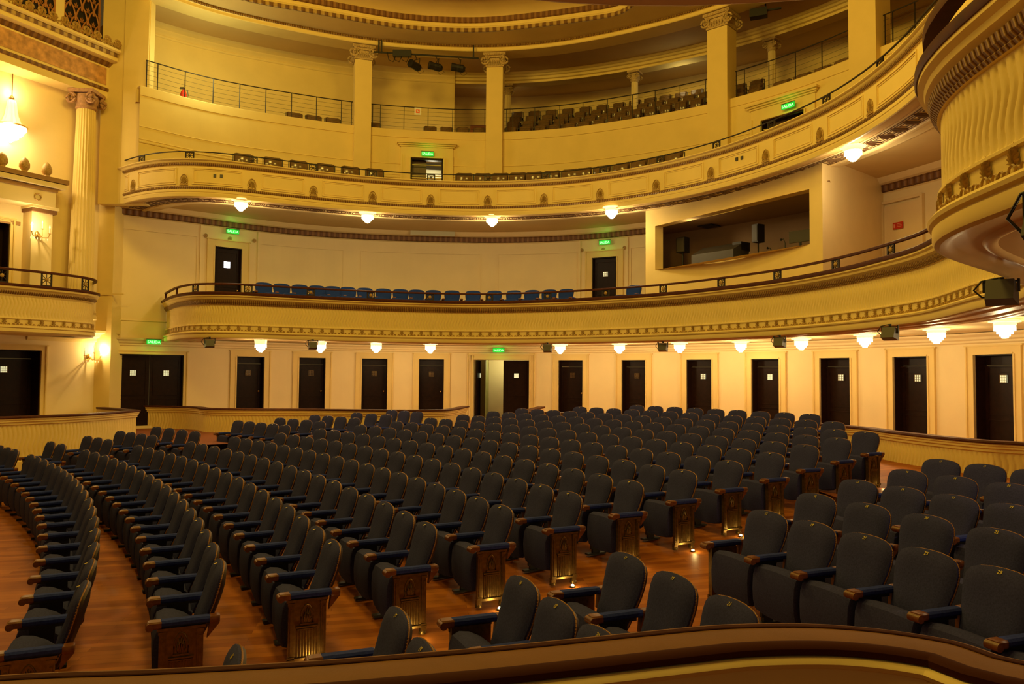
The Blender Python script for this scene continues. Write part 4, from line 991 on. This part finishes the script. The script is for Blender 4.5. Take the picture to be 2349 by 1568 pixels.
# fluted column
c0 = ony(187, 600, 22.35)
o = empty('fluted_column', (c0.x, c0.y, 1.5), 0, 'tall fluted column with scroll capital beside the stage box', 'column')
b = MB(); b.lathe([(.36, .05), (.35, .3), (.33, 1.5), (.25, 6.1)], (0, 0, 0), 96, .07, 24)
b.build('shaft', M['cream'], o); b = MB(); b.lathe([(.44, 0), (.44, .08), (.40, .14), (.42, .2), (.36, .27)], (0, 0, 0), 32); b.build('base', M['cream'], o, True)
b = MB(); b.lathe([(.25, 6.08), (.29, 6.12), (.27, 6.22), (.32, 6.36), (.30, 6.5)], (0, 0, 0), 24); b.box((0, 0, 6.58), (.72, .72, .1))
for y in (-.34, .34):
    for sg in (-1, 1): scroll(b, Vector((sg*.30, y*.9, 6.36)), Vector((sg, 0, 0)), .16, .04)
for x in (-.36, .36):
    for sg in (-1, 1): scroll(b, Vector((x*.9, sg*.30, 6.36)), Vector((0, sg, 0)), .15, .035)
b.build('capital', mat('rose_gilt_capital', (.45, .25, .14), .6, noise=.3, nscale=20), o, True)
# entablature over the stage box
en = empty('entablature', (0, 0, 0), 0, 'heavy entablature with pink marbled frieze over the stage box', 'entablature')
swept('architrave', EP, [(-.95, 8.14), (0, 8.14), (0, 8.34), (.02, 8.34)], M['cream'], en)
swept('architrave_moulding', EP, [(.02, 8.34), (.04, 8.36), (.04, 8.44), (.02, 8.45)], M['eggbig'], en)
swept('frieze_border', EP, [(.02, 8.45), (.02, 9.07), (.03, 9.08)], M['cream'], en)
swept('frieze', EP, [(.03, 8.52), (.032, 8.53), (.032, 9.02), (.03, 9.03)], mat('pink_marbled_frieze', (.58, .30, .12), .7, noise=.4, nscale=6), en, s1=EP.L-.12)
swept('frieze_moulding', EP, [(.03, 9.08), (.06, 9.10), (.12, 9.18), (.14, 9.2)], M['eggbig'], en)
swept('corona', EP, [(.14, 9.2), (.32, 9.22), (.34, 9.22), (.34, 9.32), (.36, 9.33)], M['cream'], en)
swept('dentils', EP, [(.36, 9.33), (.38, 9.34), (.38, 9.43), (.40, 9.44)], M['dentil'], en)
swept('cymatium', EP, [(.40, 9.44), (.48, 9.47), (.5, 9.53), (.3, 9.56), (-.5, 9.56)], M['cream'], en, smooth=True)
e0, en0 = EP.at(EP.L); b = MB(); nn_ = en0
prof = [(-.5, 8.14), (0, 8.14), (.02, 9.08), (.14, 9.2), (.34, 9.22), (.34, 9.32), (.4, 9.44), (.5, 9.53), (-.5, 9.56)]
b.add([(e0.x+nn_.x*a, e0.y+nn_.y*a, z) for a, z in prof], [tuple(range(len(prof)))]); b.build('end_cap', M['cream'], en)
n = 0; s = EP.L-.08
while s > 1.5:
    b = MB(); F = frame(EP, s, .44, 9.54); ring(b, F, (0, .17), .10, .035, 10, 0); leaf_fan(b, F, .24, .26, .02, 5, .05); ring(b, F, (-.15, .06), .06, .028, 8, 0); b.build('antefix', M['gold'], en); s -= .33
struct(swept('wall_above_stage_box', EP, [(-.5, 9.3), (-.5, 13)], M['cream']))
for px0, px1, lab, nmx in ((116, 200, 'pointed-arch lattice grille above the stage box, right one', 3), (2, 96, 'pointed-arch lattice grille above the stage box, cut by the photo edge', 4)):
    a, c = EP.s_px(px0, -.5), EP.s_px(px1, -.5); sc = (a+c)/2; w = c-a; F = frame(EP, sc, -.45, 9.55)
    g = empty('lattice_grille', (0, 0, 0), 0, lab, 'grille'); b = MB(); b.box((0, 1.5, -.02), (w, 3.1, .02), M=F); b.build('dark_void', M['blackmetal'], g)
    b = MB()
    for sg in (-1, 1): b.box((sg*w/2, 1.5, 0), (.05, 3.1, .08), M=F)
    cols = nmx; cw = w/cols
    for r_ in range(7):
        for k in range(-1, cols+1):
            x = -w/2+cw*(k+.5+(.5 if r_ % 2 else 0)); y = r_*.36
            if x < -w/2-.01 or x > w/2+.01: continue
            L_ = [(-.48*cw, 0), (-.46*cw, .18), (-.28*cw, .38), (0, .52), (.28*cw, .38), (.46*cw, .18), (.48*cw, 0)]
            L_ = [(min(w/2, max(-w/2, x+u)), y+v) for u, v in L_]
            b.tube([F @ Vector((u, v, .02)) for u, v in L_], .026, 5); 
            leaf_fan(b, F @ Matrix.Translation((x, y+.0, .02)), .16, .2, 0, 5, .03)
    b.build('lattice', mat('terracotta_lattice', (.42, .17, .05), .6) if px0 == 116 else bpy.data.materials['terracotta_lattice'] if 'terracotta_lattice' in bpy.data.materials else M['gold'], g)
b = MB(); a, c = EP.s_px(96, -.5), EP.s_px(116, -.5); b.box((0, 1.5, .03), (c-a, 3.2, .14), M=frame(EP, (a+c)/2, -.5, 9.5)); struct(b.build('trim_18', M['cream']))
# portal of the mezzanine-level stage box
po = empty('box_portal', (0, 0, 0), 0, 'pale door surround with gilded acorn finials in the stage box', 'portal')
d0 = .75
def pbx(name, px0, px1, z0, z1, dd, m, off=0): b = MB(); box_on(b, SP_, px0, px1, off, z0, z1, dd); return b.build(name, M[m], po)
pbx('left_pilaster', -150, -95, 1.5, 4.4, .45, 'wall'); pbx('lintel', -155, 88, 4.55, 4.98, .62, 'wall'); pbx('pilaster', 42, 90, 1.5, 4.4, .45, 'wall'); pbx('pilaster_cap', 38, 96, 4.38, 4.48, .55, 'eggbig'); pbx('pilaster_abacus', 36, 98, 4.48, 4.56, .6, 'wall')
pbx('cornice', -170, 104, 5.08, 5.2, .8, 'wall'); pbx('cornice_moulding', -160, 90, 4.98, 5.06, .68, 'egg'); pbx('cornice_top', -172, 108, 5.22, 5.34, .84, 'egg'); pbx('inner_moulding', -70, 34, 4.0, 4.1, .06, 'egg')
for px in (-9, 43, 95):
    b = MB(); F = frame(SP_, SP_.s_px(px, .78), .74, 5.34); G = F @ Matrix.Rotation(-PI/2, 4, 'X'); b2 = MB(); b2.lathe([(.09, 0), (.07, .04), (.13, .12), (.13, .22), (.08, .34), (.01, .40)], (0, 0, 0), 12); b.add([G @ Vector(v) for v in b2.v], b2.f); b.build('finial', M['gold'], po, True)
b = MB(); F = frame(SP_, SP_.s_px(74, .62), .63, 4.76); ring(b, F, (0, 0), .09, .02, 12, 0); b.build('disc', M['gold'], po)

# ---------------------------------------------------------------- lamps
def candle_light(loc, e, parent=None, size=.06): return light('POINT', 'lamp_light', loc, e, LAMP, size, parent=parent)
def bowl_lamp(px, py, zc, lab, e, group, dia=.33, zceil=None):
    v = onz(px, py, zc); o = empty('crystal_ceiling_lamp', (v.x, v.y, zc), 0, lab, 'lamp', group); k = dia/.33; zt = (zceil-zc) if zceil else .24
    b = MB(); b.lathe([(.10*k, zt), (.24*k, zt-.02), (.25*k, zt-.05), (.2*k, zt-.06)], (0, 0, 0), 24); b.build('ceiling_plate', M['glowdim'], o, True)
    b = MB(); b.lathe([(.17*k, zt-.06), (.18*k, zt-.10), (.165*k, .07)], (0, 0, 0), 24, .05, 12); b.build('crystal_skirt', M['glowdim'], o)
    b = MB(); b.lathe([(.165*k, .08), (.168*k, -.02), (.125*k, -.025), (.125*k, -.075), (.085*k, -.08), (.085*k, -.115), (.055*k, -.12), (.055*k, -.145), (.04*k, -.15)], (0, 0, 0), 24, .04, 12); b.build('crystal_tiers', M['glow'], o)
    light('POINT', 'lamp_light', (v.x, v.y, zc-.24*k), e, LAMP, .12)
    return o
LOW = [(598,795.5),(735,797),(863,798),(987,799.5),(1285,800.5),(1421,799.5),(1559,797.5),(1699,795.5),(1838,789.5),(1984,782),(2148,771.5),(2305,756)]
for i, (px, py) in enumerate(LOW):
    lab = 'lit tiered crystal lamp under the mezzanine, %s from the left' % ORD[i+1] if i < 4 else 'lit tiered crystal lamp under the mezzanine, %s right of the centre doors' % ORD[i-3]
    bowl_lamp(px, py, (.75, .79, .83, .86, .87)[min(i, 4)], lab, (44, 48, 52)[min(i, 2)], 'crystal lamps under the mezzanine', .335, 1.055)
for (px, py, w) in ((552.5,472,'above the left mezzanine door'),(843,500,'second from the left'),(1129,508,'at the middle'),(1403,489,'left of the booth'),(1957,354,'at the right near the big stage box')):
    bowl_lamp(px, py, 4.85, 'lit tiered crystal lamp under the upper balcony, '+w, 75, 'crystal lamps under the upper balcony', .36, 5.06)
# chandelier in the stage box
v = ony(25, 290, 21.0); o = empty('crystal_chandelier', (v.x, v.y, v.z), 0, 'brightly lit crystal chandelier hanging in the left stage box', 'chandelier')
b = MB(); b.tube([(0, 0, .75), (0, 0, 8.14-v.z)], .012, 6); b.lathe([(.02, .7), (.07, .78), (.02, .86)], (0, 0, 0), 10); b.build('chain', M['bronze'], o)
b = MB(); b.lathe([(.10, .72), (.12, .66), (.17, .3), (.28, .0)], (0, 0, 0), 24, .12, 12); b.build('crystal_tent', M['crystal'], o)
b = MB(); b.lathe([(.33, .02), (.38, -.03), (.38, -.10), (.30, -.14), (.29, -.22), (.2, -.26), (.19, -.33), (.08, -.38), (.02, -.45)], (0, 0, 0), 24, .05, 12); b.build('crystal_basin', M['glow'], o)
b = MB(); b.lathe([(.39, -.02), (.41, 0), (.39, .02)], (0, 0, 0), 24); b.build('gilt_band', M['brass'], o)
light('POINT', 'chandelier_light', (v.x+.1, v.y-.3, v.z-.15), 230, (1, .76, .36), .3)
light('POINT', 'chandelier_light', (v.x+.1, v.y-.1, v.z+.9), 30, (1, .76, .36), .2)
def sconce(path, px, z, lab, lit, e, off=0):
    s = path.s_px(px, off); F = frame(path, s, off, z); o = empty('candle_sconce', F.translation, 0, lab, 'wall lamp'); o.matrix_world = F @ Matrix.Rotation(-PI/2, 4, 'X')
    # local: x right, -y out of wall, z up
    b = MB(); b.lathe([(.05, -.06), (.06, 0), (.05, .06), (.02, .1)], (0, -.03, 0), 10); b.build('back_plate', M['brass'], o, True)
    for i, x in enumerate((-.24, 0, .24)):
        b = MB(); yy = -.22 if x else -.30; zz = .03 if x else .12
        b.tube([(0, -.05, 0), (x*.4, yy*.7, -.08), (x*.85, yy, -.07), (x, yy, zz)], .012, 6); b.lathe([(.01, zz), (.045, zz+.015), (.012, zz+.03)], (x, yy, 0), 8); a = b.build('arm', M['brass'], o, True)
        b = MB(); b.lathe([(.012, zz+.03), (.012, zz+.15)], (x, yy, 0), 8); b.build('candle', M['white'], a)
        b = MB(); b.lathe([(.008, zz+.15), (.022, zz+.18), (.018, zz+.21), (.004, zz+.25)], (x, yy, 0), 8); b.build('flame_bulb', M['bulb'] if i == lit else M['crystal'], a)
        if i == lit: w = o.matrix_world @ Vector((x, yy-.03, zz+.2)); light('POINT', 'sconce_light', w, e, (1, .74, .34), .03)
    b = MB()
    for k in range(6): a = (k-2.5)*.09; b.lathe([(.002, -.06), (.012, -.09), (.002, -.13)], (a, -.15, -.03), 6)
    b.build('crystal_drops', M['crystal'], o)
sconce(SP_, 203, .42, 'three-armed candle sconce with one lit bulb between the left doors', 2, 55)
sconce(SP_, 74, 3.75, 'three-armed candle sconce with one lit bulb on the stage box pilaster', 0, 45, .45)
# ---------------------------------------------------------------- exit signs
def text_mesh(txt, size, m, parent, F, ext=.004, name='lettering'):
    cu = bpy.data.curves.new('t', 'FONT'); cu.body = txt; cu.size = size; cu.align_x = 'CENTER'; cu.align_y = 'CENTER'; cu.extrude = ext
    to = bpy.data.objects.new('t', cu); COL.objects.link(to); me = bpy.data.meshes.new_from_object(to.evaluated_get(bpy.context.evaluated_depsgraph_get())); bpy.data.objects.remove(to)
    me.materials.clear(); me.materials.append(m); o = bpy.data.objects.new(name, me); COL.objects.link(o); o.parent = parent; o.matrix_local = F; return o
def exit_sign(path, px, py, off, lab, w=.42, tilt=0):
    s = path.s_px(px, off); z = zat(px, py, path, off); F = frame(path, s, off, z); o = empty('exit_sign', F.translation, 0, lab, 'exit sign'); o.matrix_world = F
    b = MB(); b.box((0, 0, .02), (w, w*.34, .03)); b.build('panel', M['green'], o)
    b = MB(); b.box((0, w*.17+.012, .02), (w+.02, .02, .05)); b.build('housing', M['greymetal'], o)
    text_mesh('SALIDA', w*.27, M['greenlit'], o, Matrix.Translation((0, -.005, .037)))
    q = F @ Vector((0, -.02, .18)); light('POINT', 'exit_glow', q, 2.2, (.08, 1, .1), .1)
exit_sign(WP, 527, 531, .12, 'green exit sign above the left mezzanine door')
exit_sign(WP, 1387, 556, .12, 'green exit sign above the right mezzanine door')
exit_sign(GP, 975, 353, .16, 'green exit sign above the upper balcony door')
exit_sign(GP, 1813, 243, .2, 'green exit sign tilted in view at upper right above a hidden door')
exit_sign(WP, 352, 784, .22, 'green exit sign above the double doors at far left')
exit_sign(WP, 1144, 803, .22, 'green exit sign above the open centre doors')
# ---------------------------------------------------------------- stage lights
def flood(px, py, zc, lab, w=.25, yaw=0, zl=.96):
    v = onz(px, py, zc); o = empty('floodlight', v, yaw, lab, 'floodlight', 'black floodlights under the mezzanine rim')
    b = MB(); h = w*.82; vs = [(-w*.42, -.5*w, -h*.5), (w*.42, -.5*w, -h*.5), (w*.5, .3*w, -h*.38), (-w*.5, .3*w, -h*.38), (-w*.42, -.42*w, h*.45), (w*.42, -.42*w, h*.45), (w*.46, .3*w, h*.5), (-w*.46, .3*w, h*.5)]
    R = Matrix.Rotation(-.35, 3, 'X'); b.add([R @ Vector(q) for q in vs], ((0,3,2,1),(4,5,6,7),(0,1,5,4),(1,2,6,5),(2,3,7,6),(3,0,4,7))); b.build('housing', M['greymetal'], o)
    b = MB(); top = zl-zc
    for sg in (-1, 1): b.box((sg*w*.52, 0, top*.35+.02), (w*.07, w*.16, top*.75))
    b.box((0, 0, top*.72), (w*1.1, w*.16, w*.06)); b.lathe([(w*.1, top*.72), (w*.1, top-.004)], (0, 0, 0), 8); b.build('yoke', M['blackmetal'], o)
    b = MB(); b.tube([(-w*.05, 0, top*.95), (-w*.6, 0, top*.8), (-w*.85, .02, top*.3), (-w*.6, .1*w, -h*.1), (-w*.4, .2*w, -h*.1)], w*.035, 6); b.build('cable', M['blackmetal'], o, True)
flood(481,789,.76,'small black floodlight under the rim, leftmost',.25,.5); flood(718,793,.77,'small black floodlight beside the second crystal lamp',.25,.3)
flood(1256,800,.77,'small black floodlight right of the centre doors',.25,-.2); flood(1521,798,.77,'small black floodlight between two box doors, middle right',.25,-.4)
flood(1789,787,.77,'small black floodlight left of a crystal lamp at right',.25,-.7); flood(2042,767,.77,'larger black floodlight left of the near-right floodlight',.26,-.8)
flood(2297,674,.80,'large black floodlight hanging close at right under the big box',.27,-.7); flood(2432,515,.74,'black floodlight cut by the right photo edge',.27,-.9)
# spotlight bar between the first two gallery pillars
bar = empty('spotlight_bar', (0, 0, 0), 0, 'black ceiling bar with three spotlights and a junction box between gallery pillars', 'lighting bar')
yb = 26.0; A, Bp = ony(858, 119, yb-.3), ony(1098, 134, yb+.1)
b = MB(); b.tube([A, Bp], .03, 8); b.build('pipe', M['blackmetal'], bar, True)
for t in (.045, .07, .95): q = A.lerp(Bp, t); b = MB(); b.box((q.x, q.y, (q.z+11.2)/2), (.05, .05, max(.1, 11.25-q.z))); b.build('hanger', M['blackmetal'], bar)
q = A.lerp(Bp, .27); b = MB(); b.box((q.x, q.y-.08, q.z-.03), (.62, .14, .22)); b.build('junction_box', M['blackmetal'], bar)
for k, (px, py, yaw) in enumerate(((952, 151, .9), (999, 153, .35), (1051, 156, .15))):
    c = ony(px, py, yb-.1); hg = ony(px+5, 126+k*3, yb-.1); b = MB(); w = .3
    R = Matrix.Rotation(yaw, 3, 'Z') @ Matrix.Rotation(.12, 3, 'Y')
    b2 = MB(); b2.lathe([(.13, -.24), (.14, -.22), (.12, -.05), (.13, .0), (.13, .16), (.07, .24)], (0, 0, 0), 10); Q = R @ Matrix.Rotation(PI/2, 3, 'Y')
    b.add([c+Q @ Vector(v) for v in b2.v], b2.f); sp_ = b.build('spotlight', M['blackmetal'], bar)
    b = MB()
    for sg in (-1, 1): b.tube([c+R @ Vector((.05, sg*.15, 0)), c+R @ Vector((.05, sg*.15, .25))], .012, 5)
    b.tube([c+R @ Vector((.05, -.15, .25)), c+R @ Vector((.05, .15, .25))], .012, 5); b.tube([c+R @ Vector((.05, 0, .25)), Vector((c.x, c.y, hg.z))], .012, 5)
    b.tube([c+Vector((.2, 0, 0)), c+Vector((.3, 0, -.2)), c+Vector((.15, 0, -.28)), c+Vector((.05, 0, -.12))], .007, 4); b.build('yoke', M['blackmetal'], sp_)
b = MB()
for dx in (0, .2, .45): b.tube([q+Vector((-.5+dx, -.1, 0)), q+Vector((-.45+dx, -.1, -.25)), q+Vector((-.3+dx, -.1, -.33)), q+Vector((-.2+dx, -.1, -.1))], .012, 4)
b.build('cables', M['blackmetal'], bar)
c = ony(1748, 30, 23.0); bar2 = empty('spotlight', c, -.4, 'black spotlight under the gallery ceiling above the right square pillar', 'spotlight')
b = MB(); b.box((-.1, 0, 0), (.5, .28, .24)); b.build('housing', M['blackmetal'], bar2); b = MB(); b.box((.3, 0, .06), (.5, .05, .05)); b.box((.1, 0, (11.25-c.z)/2), (.04, .04, 11.25-c.z)); b.build('bracket', M['blackmetal'], bar2)
light('POINT', 'gallery_tube', tuple(ony(470, 150, 23.4)), 95, (.95, .95, .42), .3)
light('POINT', 'gallery_tube', (6, 27.2, 10.5), 14, (1, .85, .4), .3)
light('POINT', 'gallery_tube', (-.5, 29.8, 10.6), 4, (1, .8, .4), .3)
# ---------------------------------------------------------------- control booth on the mezzanine
OB = -2.0; b0, b1 = MP.s_px(1481, OB), MP.s_px(1890, OB)
b1 = MP.s_px(1890, -1.15)
BP = Path([tuple((MP.at(b0+(b1-b0)*i/30)[0]+MP.at(b0+(b1-b0)*i/30)[1]*(OB+.85*i/30))[:]) for i in range(31)], .15, False)
a, c = BP.s_px(1503), BP.s_px(1860)
struct(wall_holes('wall_booth_front', BP, (1.5, 5.2), [(a, c, 3.18, 4.5)], M['cream'], .3, .2))
pL, nL = BP.at(0); pR, nR = BP.at(BP.L)
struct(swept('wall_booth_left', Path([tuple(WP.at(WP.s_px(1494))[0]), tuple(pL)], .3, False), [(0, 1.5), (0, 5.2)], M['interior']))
ipR = WP.at(WP.s_px(1945))[0]
struct(swept('wall_booth_right', Path([tuple(pR), tuple(WP.at(WP.s_px(2031))[0])], .3, False), [(0, 1.5), (0, 5.2)], M['cream_gloss']))
b = MB(); wa, wb = WP.s_px(1494), WP.s_px(1940); vs = []
for i in range(21):
    p, n = BP.at(BP.L*i/20); q = WP.at(wa+(wb-wa)*i/20)[0]; p = p-n*.2; vs += [(p.x, p.y, 4.62), (q.x, q.y, 4.64)]
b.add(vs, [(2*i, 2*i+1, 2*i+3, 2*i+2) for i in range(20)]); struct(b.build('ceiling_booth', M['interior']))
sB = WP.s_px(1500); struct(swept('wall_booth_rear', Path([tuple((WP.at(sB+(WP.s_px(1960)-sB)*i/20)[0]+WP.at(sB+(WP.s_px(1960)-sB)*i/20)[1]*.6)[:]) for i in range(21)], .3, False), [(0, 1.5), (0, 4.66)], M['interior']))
def bplace(px, off): s = BP.s_px(px, off); p, n = BP.at(s); return (p+n*off), BP.angle(s)
for px, top, bot, lab in ((1567, 545, 580, 'black loudspeaker on a pole inside the booth, left one'), (1741, 515, 556, 'tall black loudspeaker on a pole inside the booth, middle one')):
    p, rz = bplace(px, -.9); zt, zb = ony(px, top, p.y).z, ony(px, bot, p.y).z
    o = empty('loudspeaker', (p.x, p.y, 1.9), rz, lab, 'loudspeaker'); b = MB(); b.box((0, 0, (zt+zb)/2-1.9), (.3 if px < 1600 else .22, .26, zt-zb)); b.build('cabinet', M['blackmetal'], o)
    b = MB(); b.box((0, -.135, (zt+zb)/2-1.9), (.26 if px < 1600 else .18, .012, zt-zb-.05)); b.build('grille', M['greymetal'], o)
    b = MB(); b.tube([(0, 0, 0), (0, 0, zb-1.9)], .02, 8); b.lathe([(.18, 0), (.18, .02), (.03, .04)], (0, 0, 0), 12); b.build('stand', M['blackmetal'], o)
p, rz = bplace(1652, -.8); o = empty('mixing_desk', (p.x, p.y, 2.6), rz, 'sloping grey mixing desk lid behind the booth sill', 'mixing desk')
b = MB(); b.prism([(-.35, .0), (.35, 0), (.35, .62), (.15, .68), (-.35, .42)], -.75, .75, Matrix(((0, 0, 1, 0), (1, 0, 0, 0), (0, 1, 0, .55), (0, 0, 0, 1)))); b.build('console', M['greymetal'], o)
b = MB(); b.box((.6, .2, 1.1), (.3, .4, .25)); b.build('meter_bridge', M['blackmetal'], o); b = MB(); b.box((-.05, -.38, .60), (1.55, .03, .03)); b.build('trim_strip', M['white'], o)
b = MB(); b.box((0, 0, .27), (1.4, .6, .55)); b.build('table', M['shell'], o)
p, rz = bplace(1800, -.7); o = empty('control_table', (p.x, p.y, 1.9), rz, 'green-topped table with small microphones behind the booth sill', 'table')
b = MB(); b.box((0, 0, 1.30), (1.6, .5, .04)); b.build('table_top', mat('green_baize', (.03, .06, .02), .9), o); b = MB(); b.box((-.75, 0, .64), (.04, .45, 1.28)); b.build('leg', M['shell'], o); b = MB(); b.box((.75, 0, .64), (.04, .45, 1.28)); b.build('leg', M['shell'], o)
for dx, h, lab in ((-.35, .22, 'short desk microphone on the green booth table'), (.15, .38, 'goose-neck desk microphone on the green booth table')):
    q = Vector((p.x, p.y, 3.22))+Matrix.Rotation(rz, 3, 'Z') @ Vector((dx, -.1, 0)); mo = empty('microphone', q, rz, lab, 'microphone')
    b = MB(); b.tube([(0, 0, 0), (0, 0, h*.7), (-.06, 0, h), (-.14, 0, h*.95)], .012, 6); b.build('neck', M['blackmetal'], mo); b = MB(); b.lathe([(.02, 0), (.03, .03), (.01, .06)], (-.14, 0, h*.9), 8); b.build('head', M['blackmetal'], mo)
p, rz = bplace(1838, -.9); o = empty('control_screen', (p.x, p.y, 1.9), rz+.3, 'tilted silver monitor at the right end of the booth', 'monitor'); b = MB(); b.box((0, 0, 1.75), (.6, .06, .3)); b.build('screen', M['greymetal'], o); b = MB(); b.box((0, 0, .8), (.05, .05, 1.6)); b.build('stand', M['blackmetal'], o)
v = BP.at(BP.s_px(1625, -2))[0]; b = MB(); F = frame(BP, BP.s_px(1628, -1.6), -1.6, 4.60); b.box((0, 0, 0), (.5, .02, .5), M=F); o = b.build('ceiling_hatch', M['blackmetal']); tag(o, 'dark square hatch in the booth ceiling', 'hatch')
light('POINT', 'booth_light', tuple((*BP.at(BP.s_px(1700, -2.4))[0], 4.4)), 7, (1, .7, .35), .2)
# service door panel and red sign right of the booth
sd0, sd1 = WP.s_px(2032), WP.s_px(2125); nd[0] += 1; F = frame(WP, (sd0+sd1)/2, .02, 0); r = empty('door_%d' % nd[0], F @ Vector((0, 1.9, 0))); r['kind'] = 'structure'; F = Matrix.Translation(-r.location) @ F
b = MB(); b.box((0, 3.0, .02), (sd1-sd0-.1, 2.9, .04), M=F); lf = b.build('door_leaf', M['cream_gloss'], r)
b = MB()
for sg in (-1, 1): b.box((sg*(sd1-sd0)/2, 3.05, .05), (.07, 3.05, .1), M=F)
b.box((0, 4.55, .05), (sd1-sd0, .07, .1), M=F); b.build('door_frame', M['cream_gloss'], r)
F = frame(WP, WP.s_px(2064, .1), .1, zat(2064, 517, WP, .1)); o = empty('red_sign', F.translation, 0, 'small red rectangular sign on the service door at right', 'sign'); o.matrix_world = F
b = MB(); b.box((0, 0, 0), (.30, .17, .012)); b.build('plate', M['red'], o); b = MB(); b.box((-.10, 0, .01), (.035, .1, .006)); b.build('emblem', mat('pink_print', (.8, .35, .2), .5), o)
b = MB()
for k in range(3): b.box((.05, .04-.035*k, .01), (.13, .012, .006))
b.build('print_lines', bpy.data.materials['pink_print'], o)
